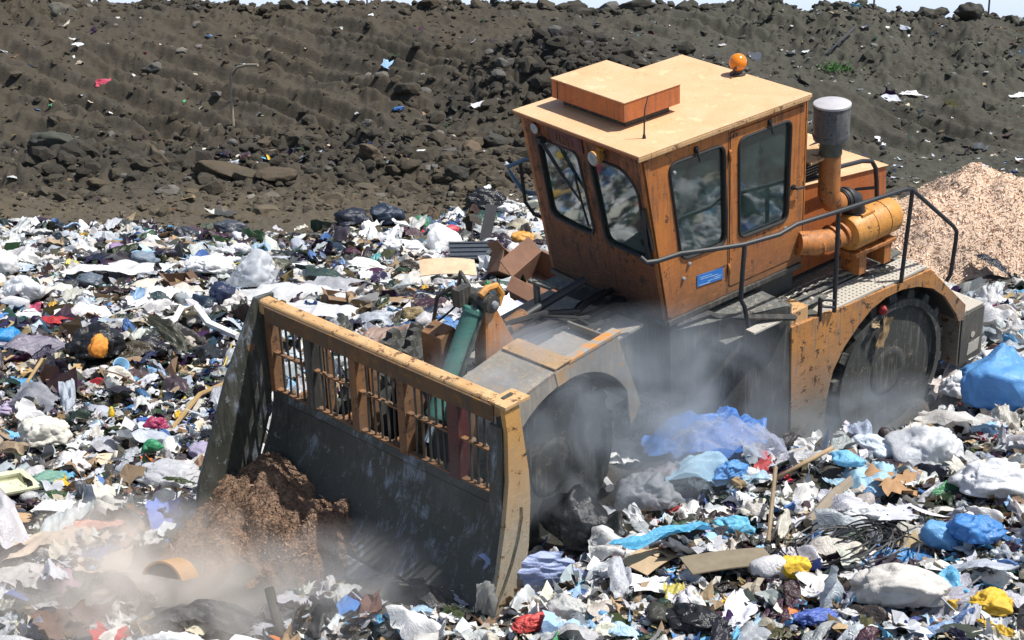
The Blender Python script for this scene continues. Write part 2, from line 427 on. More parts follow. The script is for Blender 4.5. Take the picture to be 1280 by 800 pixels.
tr.box((-1.255, .896, -1.88), (-1.245, .903, -.1), 1)
tr.prism([(-.10, -.10), (-.16, -.10), (-.46, -1.86), (-.40, -1.86)], LW, .001, .012, 0)
tr.prism([(-.86, -1.55), (-1.235, -1.55), (-1.235, -1.56), (-.86, -1.56)], LW, .001, .004, 1)
tr.box((-2.36, .865, -1.955), (-.40, .925, -1.902), 1)
tr.prism([(-.9, -1.905), (.9, -1.905), (.9, -1.96), (-.9, -1.96)], FW, -.03, .02, 1)
tr.box((-2.40, .86, -1.85), (-2.384, .905, -.07), 0)
tr.build('cab_trim', [M_cab, M_dark], cabo, .003)

def window(name, poly, fn, parent, lab=None):
    w = MB(); c = np.mean(np.array(poly), 0)
    big = [tuple(c + (np.array(p) - c) * 1.02) for p in poly]
    w.prism(big, fn, -.030, -.022, 0)
    w.tube([fn(u, v, .002) for u, v in poly], .017, 6, 1, closed=True)
    o = w.build(name, [M_glass, M_rubber], parent)
    if lab: o['label'] = lab
    return o
window('windscreen', w1, FW, cabo); window('windscreen', w2, FW, cabo)
window('side_window', s1, LW, cabo); window('side_window', s1, RWl, cabo); window('side_window', s2, RWl, cabo)
window('rear_window', b1, BW, cabo)

dm = MB()
dm.panel(rounded([(-1.275, -.125), (-2.335, -.125), (-2.335, -1.815), (-1.275, -1.815)], .03, 3), [s2], LW, -.04, .008)
door = dm.build('door', [M_cab], root, .004)
window('door_window', s2, lambda u, v, w: (u, .908 + w, v), door)
h = MB(); h.tube([(-2.20, .915, -.98), (-2.20, .965, -.985), (-2.32, .968, -1.0)], .014, 6); h.lathe([(0, .03), (.02, .03)], (-2.2, .91, -.98), (0, 1, 0), 12)
h.build('handle', [M_blk], door)
for z in (-.3, -1.55):
    h = MB(); h.tube([(-1.262, .915, z), (-1.262, .915, z - .12)], .014, 6); h.build('hinge', [M_cab], door)

for x, z in ((-.79, -.13), (-1.82, -.13)):   # window catches hanging below the eaves
    k = MB(); k.box((x - .02, .905, z - .06), (x + .02, .93, z)); k.tube([(x, .935, z - .02), (x + .01, .955, z - .08), (x - .02, .945, z - .15)], .012, 6)
    k.build('window_catch', [M_blk], cabo)
for x, z in ((-.70, -1.36), (-.62, -1.50), (-.5, -.32), (-1.36, -1.37), (-2.1, -1.42)):
    k = MB(); k.lathe([(0, .022), (.015, .022), (.025, .01)], (x, .901, z), (0, 1, 0), 10); k.build('bolt', [M_edge], cabo)
st = MB(); q = [(-.81, -1.53), (-1.18, -1.565), (-1.18, -1.69), (-.81, -1.66)]
st.prism(q, LW, .003, .008, 0)
for i, (a, b_) in enumerate(((.10, .55), (.12, .80), (.62, .95), (.40, .9), (.08, .5))):
    zz = -1.56 - i * .021
    st.prism([(-.81 - .37 * a, zz - .035 * a), (-.81 - .37 * b_, zz - .035 * b_), (-.81 - .37 * b_, zz - .007 - .035 * b_), (-.81 - .37 * a, zz - .007 - .035 * a)], LW, .008, .0095, 1)
o = st.build('sticker', [M_blue, M_bw], cabo); o['label'] = 'small blue sticker with faded white lettering'

npl = MB(); npl.prism([(-.42, -.07), (.06, -.07), (.06, -.235), (-.42, -.235)], FW, .003, .016)
npo = npl.build('name_plate', [M_plate], cabo, .003); npo['label'] = 'dull red name plate with worn lettering'
le = MB()
def stroke(p): le.tube([FW(u, v, .019) for u, v in p], .009, 5)
stroke([(-.335, -.11), (-.335, -.20)]); stroke([(-.285, -.11), (-.285, -.175)]); stroke([(-.335, -.195), (-.265, -.20)])
stroke([(-.225, -.11), (-.225, -.205)]); stroke([(-.16, -.12), (-.195, -.125), (-.19, -.16), (-.155, -.165), (-.155, -.20), (-.20, -.205)]); stroke([(-.10, -.13), (-.10, -.205)])
le.build('lettering', [M_gold], npo)
npv = MB(); npv.prism([(-.44, -.055), (.08, -.055), (.08, -.066), (-.44, -.066)], FW, .002, .03); npv.build('drip_strip', [M_dust], cabo)

for y, z, big in ((-.66, -.14, .062), (.35, -.17, .075)):
    l = MB(); p = FW(y, z, 0)
    if big > .07:
        l.lathe([(0, .03), (.05, .06), (.12, big), (.135, big)], p + np.array([.0, 0, .015]), (1, 0, -.1), 20); l.lathe([(.136, big * .93), (.145, big * .8), (.150, .01)], p + np.array([0, 0, .015]), (1, 0, -.1), 20, 1)
        l.box(p + np.array([0, -.03, .05]), p + np.array([.06, .03, .09]))
    else:
        l.lathe([(0, big), (.03, big)], p, (1, 0, -.15), 20); l.lathe([(.031, big * .92), (.04, big * .7), (.045, .01)], p, (1, 0, -.15), 20, 1)
    o = l.build('work_light', [M_can if big > .07 else M_front, M_lens], cabo)
wp = MB()
wp.box(FW(-.585, -.19, .0) - .03, FW(-.535, -.27, .05) + [.03, 0, 0]); wp.tube([FW(-.55, -.24, .06), FW(-.33, -.55, .05), FW(-.10, -.80, .035)], .012, 6)
wp.tube([FW(-.50, -.24, .06), FW(-.30, -.53, .05), FW(-.10, -.80, .035)], .008, 5)
wp.box(FW(-.11, -.50, .02) - [.0, .012, 0], FW(-.11, -.50, .03) + [.01, .012, .02]); wp.tube([FW(-.13, -.48, .03), FW(-.09, -.85, .03), FW(-.05, -1.08, .03)], .012, 5)
wp.build('wiper', [M_blk], cabo)
br = MB()
br.prism([(.845, -.62), (.875, -.62), (.90, -1.05), (.86, -1.10), (.83, -1.08)], FW, .01, .03); br.tube([FW(.86, -.6, .02), FW(.865, -.7, .05), FW(.85, -1.0, .05), FW(.84, -1.25, .01)], .022, 6)
br.build('mirror_bracket', [M_blk], cabo)

# driver's place inside
inn = MB(); inn.box((-1.55, -.28, -1.45), (-1.0, .28, -1.33)); inn.box((-1.66, -.28, -1.4), (-1.52, .28, -.62)); inn.box((-1.5, -.2, -1.84), (-1.1, .2, -1.45))
inn.build('driver_seat', [M_seat], cabo, .04)
inn = MB(); inn.tube([(-.62, 0, -1.84), (-.72, 0, -1.15)], .03, 8); inn.tube([(-.72 + .08 * math.cos(a), .22 * math.sin(a), -1.13 + .19 * math.cos(a)) for a in np.linspace(0, 2 * PI, 24)[:-1]], .016, 6, closed=True)
inn.tube([(-.72, -.2, -1.13), (-.72, .2, -1.13)], .012, 6); inn.build('steering_wheel', [M_seat], cabo)
inn = MB(); inn.box((-.62, -.84, -1.84), (-.45, .84, -1.25)); inn.box((-2.3, -.8, -1.84), (-1.8, .8, -1.2)); inn.build('console', [M_dark], cabo, .02)

# ---- roof
ro = MB(); ro.box((-2.41, -.95, -.018), (0, .95, 0)); ro.box((-2.395, -.935, -.05), (-.015, .935, -.0185), 1); ro.box((-2.41, .936, -.062), (-.0, .952, -.019), 2)
roofo = ro.build('roof', [M_roof, M_box, M_rail], root, .005)
ac = MB(); ac.prism([(-.753, .082), (.343, .082), (.343, .278), (-.753, .278)], lambda u, v, w: (w, u, v), -1.132, -.374, 0)
ac.box((-1.14, -.76, .2785), (-.366, .35, .292), 1); ac.box((-1.05, -.68, .001), (-.46, .27, .0815), 2)
ac.tube([(-.372, -.66, .09), (-.372, -.66, .27)], .008, 4, 2)
ac.build('roof_unit', [M_box, M_roof, M_dark], roofo, .005)
bc = MB(); bc.lathe([(0, .085), (.02, .085), (.022, .05), (.06, .05)], (-2.33, -.02, .001), (0, 0, 1), 20, 1)
bc.lathe([(.05, .05)] + [(.135 + .095 * math.sin(a), .095 * math.cos(a)) for a in np.linspace(-1.05, 1.52, 12)], (-2.33, -.02, 0), (0, 0, 1), 24, 0)
bc.tube([(-2.24, -.02, .03), (-2.235, .02, .09), (-2.24, .06, .12)], .012, 5, 1)
bc.build('beacon', [M_beacon, M_dark], roofo)
an = MB(); an.lathe([(0, .02), (.04, .012)], (-.37, .63, .001), (0, 0, 1), 10); an.tube([(-.37, .63, .03), (-.375, .63, .15), (-.385, .632, .3), (-.42, .64, .42)], [.009, .008, .006, .004], 6)
an.build('antenna', [M_blk], roofo)

# ---- engine hood behind the cab
hd = MB()
hd.prism([(-2.46, -1.17), (-4.08, -1.37), (-4.12, -2.25), (-2.46, -2.25)], lambda u, v, w: (u, w, v), -.62, .62, 0)
hd.prism([(-2.44, -1.155), (-4.10, -1.36), (-4.10, -1.372), (-2.44, -1.168)], lambda u, v, w: (u, w, v), -.64, .64, 1)
hoodo = hd.build('engine_hood', [M_box, M_roof], root, .01)
gr = MB()                                   # mesh screen standing between cab and hood
for i in range(22): gr.tube([(-2.52 - i * .028, .60, -1.145), (-2.52 - i * .028, .60, -.86 + .004 * i)], .006, 4)
for i in range(9): gr.tube([(-2.5, .60, -1.14 + i * .033), (-3.12, .60, -1.14 + i * .030)], .006, 4)
gr.box((-3.14, .585, -1.2), (-2.5, .597, -1.14)); gr.box((-3.16, .585, -1.2), (-3.14, .61, -.84))
gr.prism([(-2.5, -.86), (-3.14, -.80), (-3.14, -1.21), (-2.5, -1.16)], lambda u, v, w: (u, w, v), .50, .52)
gr.build('screen', [M_bev], hoodo)
gt = MB(); gt.prism([(-2.46, -.80), (-3.2, -.84), (-3.2, -.87), (-2.46, -.83)], lambda u, v, w: (u, w, v), -.2, .62); gt.build('screen_cover', [M_roof], hoodo, .004)
gd = MB(); gd.tube([(-2.45, .75, -1.08), (-2.56, .75, -1.06), (-2.8, .75, -1.07), (-3.15, .75, -1.07), (-3.5, .75, -1.11), (-3.66, .75, -1.16), (-3.73, .75, -1.26), (-3.76, .75, -1.42), (-3.78, .75, -1.62)], .026, 8)
gd.tube([(-2.6, .7, -.50), (-2.56, .75, -.52), (-2.56, .75, -.8), (-2.55, .75, -1.22)], .016, 6)
gd.tube([(-3.55, .62, -1.5), (-3.75, .75, -1.5)], .018, 6)
gd.build('guard_rail', [M_blk], hoodo)

# ---- air intake
X0, Y0 = -2.76, .92
ik = MB(); ik.lathe([(-.74, .115), (-1.14, .118)], (X0, Y0, 0), (0, 0, 1), 24)
ik.tube([(X0, Y0, -1.10), (X0 - .0, Y0, -1.22), (X0 - .06, Y0, -1.33), (X0 - .16, Y0, -1.37), (X0 - .22, Y0, -1.37)], [.118, .12, .12, .115, .10], 20)
iko = ik.build('intake_pipe', [M_pipe], root); iko['label'] = 'orange upright intake pipe with elbow'
ik = MB(); ik.lathe([(-.62, .125), (-.60, .185), (-.57, .19), (-.24, .192), (-.225, .19)], (X0, Y0, 0), (0, 0, 1), 32, 0)
ik.lathe([(-.226, .197), (-.205, .197), (-.195, .18), (-.19, .04), (-.188, .03), (-.187, .001)], (X0, Y0, 0), (0, 0, 1), 32, 1)
for k in range(60):
    a = 2 * PI * k / 60; ik.tube([(X0 + .194 * math.cos(a), Y0 + .194 * math.sin(a), -.56), (X0 + .194 * math.cos(a + .9), Y0 + .194 * math.sin(a + .9), -.24)], .004, 4, 0, caps=False)
ik.build('precleaner_bowl', [M_bowl, M_lid], iko)
ik = MB(); ik.lathe([(-.77, .12), (-.76, .125), (-.66, .118), (-.61, .118)], (X0, Y0, 0), (0, 0, 1), 24); ik.build('neck', [M_olive], iko)
ik = MB(); ik.tube([(X0 - .20, Y0, -1.37), (X0 - .30, Y0, -1.37), (X0 - .38, Y0, -1.42), (X0 - .42, Y0, -1.52), (X0 - .42, Y0, -1.60)], .125, 20)
for p, d in (((X0 - .23, Y0, -1.37), (1, 0, 0)), ((X0 - .29, Y0, -1.37), (1, 0, 0)), ((X0 - .42, Y0, -1.56), (0, 0, 1))): ik.lathe([(-.015, .134), (.015, .134)], p, d, 24)
ik.build('rubber_elbow', [M_rubber], iko)
cn = MB(); c0 = np.array([-2.98, .97, -1.76]); ax = np.array([-1, 0, .02])
cn.lathe([(0, .11), (.03, .19), (.06, .205), (.34, .205), (.342, .212), (.36, .212), (.362, .205), (.56, .205), (.562, .213), (.58, .213), (.582, .205), (.74, .205), (.78, .18), (.80, .02)], c0, ax, 32)
cn.box((-3.35, .80, -1.60), (-3.15, 1.08, -1.55))
cno = cn.build('air_cleaner', [M_can], root)
cn = MB(); cn.tube([(-2.30, .90, -1.66), (-2.5, .97, -1.70), (-2.75, .97, -1.74), (-3.0, .97, -1.76)], [.13, .135, .125, .12], 18)
for x in (-2.52, -2.78, -2.92): cn.lathe([(-.012, .142), (.012, .142)], (x, .97, -1.72), (1, 0, -.2), 20)
cn.build('intake_duct', [M_pipe], cno)
cn = MB(); cn.box((-3.62, .85, -2.24), (-3.5, 1.12, -1.94)); cn.box((-3.2, .85, -2.24), (-3.08, 1.12, -1.94)); cn.box((-3.68, .8, -2.0), (-3.0, 1.14, -1.96)); cn.build('cradle', [M_pipe], cno, .005)
cn = MB(); cn.box((-2.86, .62, -.80), (-2.44, .94, -.775)); cn.build('stack_bracket', [M_rail], iko)

# ---- rear body
V3 = lambda u, v, w: (u, w, v)
rb = MB()
rb.box((-4.10, -.70, -3.55), (-1.2, .70, -2.40), 0); rb.box((-1.19, -.3, -2.9), (-.3, .3, -2.3), 0)
rb.box((-2.36, -.8, -2.299), (-1.0, .8, -1.98), 0)
rb.prism([(-.55, .80), (-.47, .86), (-1.75, 1.33), (-1.80, 1.30), (-1.80, .83)], lambda u, v, w: (u, v, w), -3.75, -2.06, 0)
rb.prism([(-.5, .84), (-.47, .88), (-1.74, 1.325), (-1.79, .84)], lambda u, v, w: (u, v, w), -2.055, -2.045, 1)
rb.box((-2.3, -1.3, -3.4), (-1.78, 1.30, -2.36), 0)
rearo = rb.build('rear_frame', [M_dust, M_deck], root, .012)
bar = MB(); bar.tube([(-.52, .89, -1.985), (-.95, .93, -2.0), (-1.0, 1.0, -2.03), (-1.70, 1.37, -2.16), (-1.76, 1.38, -2.18)], .035, 6)
bar.box((-1.62, 1.22, -2.19), (-1.2, 1.34, -2.17), 1)
bar.build('deck_edge_bar', [M_dark, M_perf], rearo)

out = [(-1.8, -3.95), (-1.76, -2.31), (-2.55, -2.36), (-4.06, -2.42), (-4.77, -3.12), (-4.77, -3.32), (-4.66, -3.30), (-4.60, -3.18), (-4.36, -2.87), (-4.12, -2.68), (-3.84, -2.56), (-3.56, -2.50), (-3.3, -2.50), (-3.05, -2.56), (-2.84, -2.69), (-2.62, -2.87), (-2.45, -3.10), (-2.37, -3.4), (-2.34, -3.75), (-2.36, -3.95)]
for s, lab in ((1, 'scraped orange fender over the near rear wheel'), (-1, None)):
    fd = MB(); fd.panel(out, [], V3, s * 1.30, s * 1.345, 0)
    inner = [p for p in out[5:]]
    arc = [(-4.68, -3.30)] + out[7:18]
    for a, b in zip(arc[:-1], arc[1:]):
        fd.add([(a[0], s * .72, a[1]), (a[0], s * 1.299, a[1]), (b[0], s * 1.299, b[1]), (b[0], s * .72, b[1]),
                (a[0], s * .72, a[1] + .02), (a[0], s * 1.299, a[1] + .02), (b[0], s * 1.299, b[1] + .02), (b[0], s * .72, b[1] + .02)],
               [(0, 1, 2, 3), (4, 7, 6, 5), (0, 3, 7, 4), (1, 5, 6, 2)], 1)
    top = [(-2.55, -2.352), (-4.06, -2.415), (-4.765, -3.115), (-4.765, -3.93)]
    for a, b in zip(top[:-1], top[1:]):
        fd.prism([a, b, (b[0] + .015, b[1] - .02), (a[0] + .015, a[1] - .02)], V3, s * .84, s * 1.299, 2 if a[0] > -4 else 0)
    o = fd.build('rear_fender', [M_fend, M_dark, M_deck], root, .006)
    if lab:
        o['label'] = lab
        pf = MB()                           # pale perforated walkway plates on the fender
        pf.box((-3.25, .98, -2.372), (-2.42, 1.325, -2.345)); pf.box((-4.0, .98, -2.395), (-3.29, 1.325, -2.368))
        pf.prism([(-2.42, -2.345), (-2.25, -2.42), (-2.25, -2.44), (-2.42, -2.365)], V3, .98, 1.325)
        for i in range(26):
            for j in range(6):
                if rng.random() < .97: pf.box((-3.97 + i * .061, 1.01 + j * .052, -2.346 - (.023 if i < 11 else 0)), (-3.955 + i * .061, 1.03 + j * .052, -2.3435 - (.023 if i < 11 else 0)), 1)
        pf.build('walkway_plate', [M_perf, M_dark], o)
        bx = MB(); bx.box((-2.06, 1.05, -2.34), (-1.80, 1.30, -2.17), 0); bx.box((-2.22, 1.31, -2.40), (-2.19, 1.36, -2.12), 1); bx.tube([(-2.21, 1.35, -2.14), (-2.36, 1.40, -2.19)], .018, 5, 1); bx.tube([(-2.21, 1.35, -2.22), (-2.36, 1.40, -2.27)], .018, 5, 1)
        bx.build('step_box', [M_rail, M_blk], o, .012)
dk = MB(); dk.box((-2.55, .905, -2.30), (-.98, 1.15, -2.285)); dk.box((-4.0, -1.3, -2.33), (-2.4, .975, -2.30)); dk.box((-2.40, -1.3, -2.30), (-.6, -.86, -2.27))
for k in range(24):                       # dry mud and scraps ground into the deck
    x, y = -rng.uniform(1.1, 3.4), rng.uniform(.92, 1.14); s = rng.uniform(.015, .05)
    if x < -2.5: y = rng.uniform(.75, .95)
    dk.lathe([(0, s), (s * .5, s * .7), (s * .6, .002)], (x, y, -2.286 if x > -2.5 else -2.30), (0, 0, 1), 7, 1)
dk.build('deck', [M_deck, M_perf], root, .004)
bp = MB(); bp.panel([(1.3, -3.30), (.2, -3.30), (.2, -3.95), (1.3, -3.95)], [], lambda u, v, w: (w, u, v), -5.22, -4.80)
bp.panel([(-1.3, -3.30), (.19, -3.30), (.19, -3.95), (-1.3, -3.95)], [], lambda u, v, w: (w, u, v), -5.22, -4.80)
bp.prism([(-4.80, -3.29), (-5.22, -3.29), (-5.22, -3.27), (-4.80, -3.27)], V3, -1.28, 1.28, 1)
bp.lathe([(0, .04), (.006, .04)], (-5.02, 1.301, -3.62), (0, 1, 0), 10, 1); bp.prism([(-4.95, -3.72), (-5.16, -3.70), (-5.14, -3.86), (-4.93, -3.88)], V3, 1.301, 1.306, 1)
bp.build('counterweight', [M_dust, M_perf], root, .01)

# ---- handrails
def rail(name, paths, r, mat, lab=None):
    t = MB()
    for p in paths: t.tube(p, r, 8)
    o = t.build(name, [mat], root)
    if lab: o['label'] = lab
rail('handrail', [[(-.02, .93, -1.05), (-.05, .98, -1.10), (-.16, 1.02, -1.11), (-.39, 1.1, -1.08), (-.75, 1.22, -1.11), (-1.03, 1.33, -1.12), (-1.5, 1.37, -1.15), (-1.72, 1.40, -1.10), (-2.38, 1.38, -1.17), (-3.45, 1.38, -1.25), (-3.56, 1.38, -1.28), (-3.66, 1.38, -1.36), (-4.36, 1.38, -1.97), (-4.43, 1.38, -2.06), (-4.43, 1.38, -2.16), (-4.38, 1.38, -2.58), (-4.34, 1.36, -2.66)],
                  [(-1.04, 1.34, -1.12), (-1.0, 1.36, -1.3), (-.98, 1.35, -1.70), (-1.06, 1.33, -1.82), (-1.15, 1.30, -2.09)],
                  [(-2.38, 1.385, -1.17), (-2.39, 1.375, -2.34)], [(-3.58, 1.385, -1.29), (-3.52, 1.355, -2.39)]], .024, M_blk, 'bent black handrail along the near side deck')
rail('handrail', [[(-.42, -.93, -.68), (-.25, -1.1, -.66), (-.05, -1.15, -.70), (-.10, -1.15, -.80), (-.24, -1.15, -1.03), (-.32, -1.12, -1.07), (-.45, -.95, -1.08)]], .026, M_bluer, 'blue grey grab rail beside the far cab corner')
rail('grab_rail', [[(-.20, -1.12, -.66), (-.22, -1.12, -.9), (-.24, -1.12, -1.15), (-.34, -1.1, -1.32), (-.48, -.95, -1.40)]], .02, M_blk)

# ---- wheels
def wheel(name, c, y0, y1, r, tf, lab):
    w = MB(tf); s = 1 if y1 > y0 else -1; W = abs(y1 - y0)
    w.lathe([(0, r - .09), (0, r - .04), (.0, r - .03), (W, r - .03), (W, r - .11), (W - .05, r - .13), (W - .06, .30)], (c[0], y0, c[1]), (0, s, 0), 48, 0)
    for row in range(4):
        for k in range(18):
            a = 2 * PI * (k + .5 * (row % 2)) / 18; yy = y0 + s * (.06 + W * (row + .3) / 4.4)
            d = np.array([math.cos(a), 0, math.sin(a)]); tn = np.array([-math.sin(a), 0, math.cos(a)]); p = np.array([c[0], yy, c[1]])
            w.add([p + d * (r - .04) + tn * e * .07 + np.array([0, f_, 0]) * .055 for e in (-1, 1) for f_ in (-1, 1)] + [p + d * (r + .06) + tn * e * .05 + np.array([0, f_, 0]) * .04 for e in (-1, 1) for f_ in (-1, 1)],
                  [(0, 1, 5, 4), (1, 3, 7, 5), (3, 2, 6, 7), (2, 0, 4, 6), (4, 5, 7, 6)], 0)
    o = w.build(name, [M_wheel], root, 0)
    h = MB(tf); h.lathe([(W - .058, .299), (W - .05, .29), (W - .04, .22), (W - .045, .20), (W - .045, .001)], (c[0], y0, c[1]), (0, s, 0), 32)
    h.build('hub', [M_wheel], o)
    if lab: o['label'] = lab
    return o
M_wheel = worn('dusty_wheel_steel', (.034, .036, .033), (.06, .06, .053), dirt=(.11, .105, .095), dirt_amt=.5, rust=.5, streak=.2, rough=.9, chip=(.13, .115, .09))
wheel('wheel', (-3.56, -3.58), .70, 1.27, .92, None, 'dusty steel wheel under the orange rear fender')
wheel('wheel', (-3.56, -3.58), -.70, -1.27, .92, None, None)
wheel('wheel', (1.74, -2.54), .50, 1.09, .84, fv, 'dust covered steel front wheel behind the blade')
wheel('wheel', (1.74, -2.72), -.56, -1.15, .90, fv, None)

# ---- front frame
ff = MB(fv)
ff.box((-.6, -.45, -2.9), (2.30, .45, -1.95), 0); ff.box((.0, -.60, -2.7), (2.2, .60, -1.97), 0)
ff.box((-.1, -.62, -1.945), (2.2, .66, -1.90), 1); ff.box((.35, .05, -1.86), (1.2, .60, -1.83), 1)
ff.prism([(1.98, -1.90), (2.3, -1.90), (2.3, -1.20), (2.12, -1.15), (2.0, -1.3)], lambda u, v, w: (u, w, v), -.02, .24, 2)
fro = ff.build('front_frame', [M_dark, M_dusty, M_rusty], root, .012)
ft = MB(fv)
for y in (.40, .52):
    ft.prism([(1.86, -.95), (1.97, -.95), (2.03, -1.90), (1.40, -1.90)], lambda u, v, w: (u, w, v), y - .015, y + .015, 0)
ft.prism([(1.97, -.96), (1.99, -.96), (2.05, -1.90), (2.02, -1.90)], lambda u, v, w: (u, w, v), .386, .534, 0)
ft.prism([(1.72, -1.25), (1.75, -1.25), (1.68, -1.78), (1.63, -1.78)], lambda u, v, w: (u, w, v), .415, .505, 0)
fto = ft.build('cylinder_tower', [M_tower], root, .006)
fl = MB(fv); fl.lathe([(-.16, .06), (-.155, .085), (.155, .085), (.16, .06)], (1.92, .42, -.90), (0, 1, 0), 20, 0)
fl.tube([(1.80, .50, -.98), (1.74, .50, -.88), (1.80, .50, -.78), (1.92, .50, -.76), (2.0, .50, -.80)], .035, 8, 1); fl.lathe([(.155, .04), (.19, .035), (.2, .01)], (1.92, .42, -.90), (0, 1, 0), 12, 2)
fl.box((1.96, .25, -.93), (2.12, .34, -.76), 0); fl.tube([(2.05, .2, -.78), (2.12, .05, -.9), (2.1, -.05, -1.2)], .02, 6, 0); fl.tube([(1.95, .3, -.78), (1.85, .1, -.74), (1.7, -.1, -1.0), (1.5, -.2, -1.6)], .022, 6, 0)
fl.build('pivot_pin', [M_dark, M_can, M_edge], fto)
cy = MB(fv); p0, p1 = np.array([1.98, .40, -.96]), np.array([2.62, .40, -1.92]); dv = (p1 - p0) / np.linalg.norm(p1 - p0)
cy.lathe([(.0, .095), (.02, .115), (.06, .115), (.065, .103), (1.0, .103), (1.02, .113), (1.06, .113)], p0, dv, 24, 0); cy.lathe([(-.06, .05), (.0, .06)], p0, dv, 16, 1); cy.lathe([(1.06, .05), (1.30, .05)], p0, dv, 16, 2)
cy.tube([p0 + [-.02, .12, .04], p0 + dv * .3 + [0, .125, .05], p0 + dv * .8 + [0, .125, .04]], .015, 6, 1)
cyo = cy.build('lift_cylinder', [M_teal, M_dark, M_chrome], root); cyo['label'] = 'teal painted hydraulic cylinder rising behind the blade'
hs = MB(fv)
for i, (y, z) in enumerate(((.10, -1.70), (.19, -1.66), (.28, -1.70), (.02, -1.62), (-.1, -1.68))):
    hs.tube([(1.85, y, z - .02), (1.5, y + .02, z + .02), (1.2, y + .03, z + .04 + .03 * (i % 2)), (.8, y + .10, z + .03), (.45, y + .16 + .03 * i, z - .04), (.15, y + .1, z - .12), (-.4, y, z - .2)], .03 - .004 * (i % 3), 7)
hs.tube([(1.25, .32, -1.72), (1.0, .45, -1.60), (.85, .55, -1.66), (.6, .5, -1.72), (.3, .55, -1.74)], .022, 6)
hs.tube([(1.1, -.05, -1.72), (.9, .2, -1.55), (.65, .42, -1.6), (.5, .5, -1.74)], .016, 6)
for x in (1.45, .75): hs.box((x - .03, -.16, -1.74), (x + .03, .36, -1.70))
hs.build('hydraulic_hose', [M_rubber], root)
tk = MB(fv); tk.tube([(1.55, .02, -1.66), (.95, .0, -1.60)], .09, 16, 0); tk.tube([(.95, .0, -1.60), (.5, .02, -1.56), (.1, .05, -1.52)], .045, 10, 1); tk.lathe([(-.03, .105), (.03, .105)], (1.25, .01, -1.63), (1, 0, -.1), 16, 1)
tk.tube([(.62, -.12, -1.90), (.62, -.12, -1.36)], .035, 8, 2); tk.box((.58, -.2, -1.40), (.66, .1, -1.37), 2)
tk.build('steering_cylinder', [M_rusty, M_blk, M_deck], root)

cheek_arc = [(1.74 + .97 * math.cos(a), -2.50 + .97 * math.sin(a)) for a in np.linspace(math.radians(150), math.radians(52), 14)]
for s in (1,):
    fe = MB(fv)
    fe.panel([(.86, -2.44), (.70, -2.25), (1.03, -1.36), (1.86, -1.375), (2.40, -1.44), (2.40, -1.66)] + cheek_arc[::-1], [], V3, s * 1.235, s * 1.265, 0)
    fe.prism([(1.86, -1.36), (2.42, -1.43), (2.42, -1.455), (1.86, -1.385)], V3, .60, 1.27, 0)
    fe.prism([(.70, -2.24), (1.03, -1.40), (1.045, -1.41), (.72, -2.25)], V3, .66, 1.235, 0)
    for a, b in zip(cheek_arc[:-1], cheek_arc[1:]):
        fe.prism([a, b, (b[0], b[1] + .02), (a[0], a[1] + .02)], V3, .66, 1.234, 1)
    fe.box((.95, .62, -1.9), (2.35, .655, -1.52), 1)
    fe.prism([(1.0, -1.50), (1.86, -1.505), (1.86, -1.52), (1.0, -1.515)], V3, .64, 1.234, 0)
    fe.prism([(.98, -1.335), (1.70, -1.345), (1.70, -1.375), (.98, -1.37)], V3, 1.17, 1.272, 3)
    fe.prism([(1.68, -1.325), (1.90, -1.338), (1.90, -1.352), (1.68, -1.343)], V3, .62, 1.276, 2)
    fe.prism([(1.79, -1.375), (1.90, -1.385), (1.86, -1.54), (1.72, -1.53)], V3, 1.266, 1.272, 2)
    o = fe.build('front_fender', [M_dusty, M_dark, M_yel2, M_flake], root, .006)
    if s > 0: o['label'] = 'dust grey front fender with scuffed yellow edge'

# ---- blade
YL, YR = 1.61, -1.75
prof = [(2.79, -2.19), (2.80, -2.3), (2.86, -2.5), (2.95, -2.70), (3.07, -2.90), (3.22, -3.10), (3.36, -3.24)]
bl = MB(fv)
bl.prism(prof + [(p[0] - .05, p[1] - .03) for p in prof[::-1]], V3, YR, YL, 0)
bl.prism([(2.785, -2.19), (2.80, -2.19), (2.83, -2.26), (2.80, -2.30)], V3, YR + .04, YL - .2, 0)
for y in np.linspace(YR + .3, YL - .3, 5):
    bl.prism([(2.45, -2.2), (2.72, -2.2), (2.86, -2.75), (3.02, -3.08), (2.6, -3.1)], V3, y - .02, y + .02, 1)
blo = bl.build('blade', [M_blade, M_rusty], root, .004); blo['label'] = 'curved dark steel blade with slotted yellow upper guard'
tp = MB(fv); tp.prism(rounded([(2.66, -1.205), (2.81, -1.20), (2.82, -1.36), (2.67, -1.36)], .045, 4), V3, YR - .01, YL - .19, 0); tp.build('top_rail', [M_rail], blo, .0)
fc = MB(fv); fc.prism([(2.815, -1.235), (2.83, -1.24), (2.835, -1.40), (2.82, -1.40)], V3, YR + .09, YL - .20, 0); fc.build('rail_face', [M_rface], blo, .003)
ce = MB(fv); ce.prism([(3.33, -3.19), (3.37, -3.17), (3.58, -3.42), (3.54, -3.44)], V3, YR + .05, YL - .05); ce.build('cutting_edge', [M_edge], blo, .004)
ep = MB(fv); ep.prism([(2.62, -1.195), (2.84, -1.17), (3.30, -1.85), (3.80, -2.82), (3.93, -3.3), (3.40, -3.3), (3.1, -2.95), (2.84, -2.4), (2.76, -2.0)], V3, YR - .045, YR, 0)
ep.lathe([(0, .045), (.003, .045)], (2.98, YR + .001, -1.65), (0, 1, 0), 12, 1)
o = ep.build('end_plate', [M_blade, M_rusty], blo, .006); o['label'] = 'broad dark end plate flaring forward at the far end of the blade'
ep = MB(fv)
L0 = [(2.90, -1.17), (2.875, -1.42), (2.90, -1.9), (2.98, -2.32), (3.10, -2.78), (3.27, -3.22), (3.42, -3.42)]
L1 = [(2.72, -1.19), (2.69, -1.48), (2.645, -1.9), (2.645, -2.2), (2.70, -2.65), (2.86, -3.2), (3.1, -3.42)]
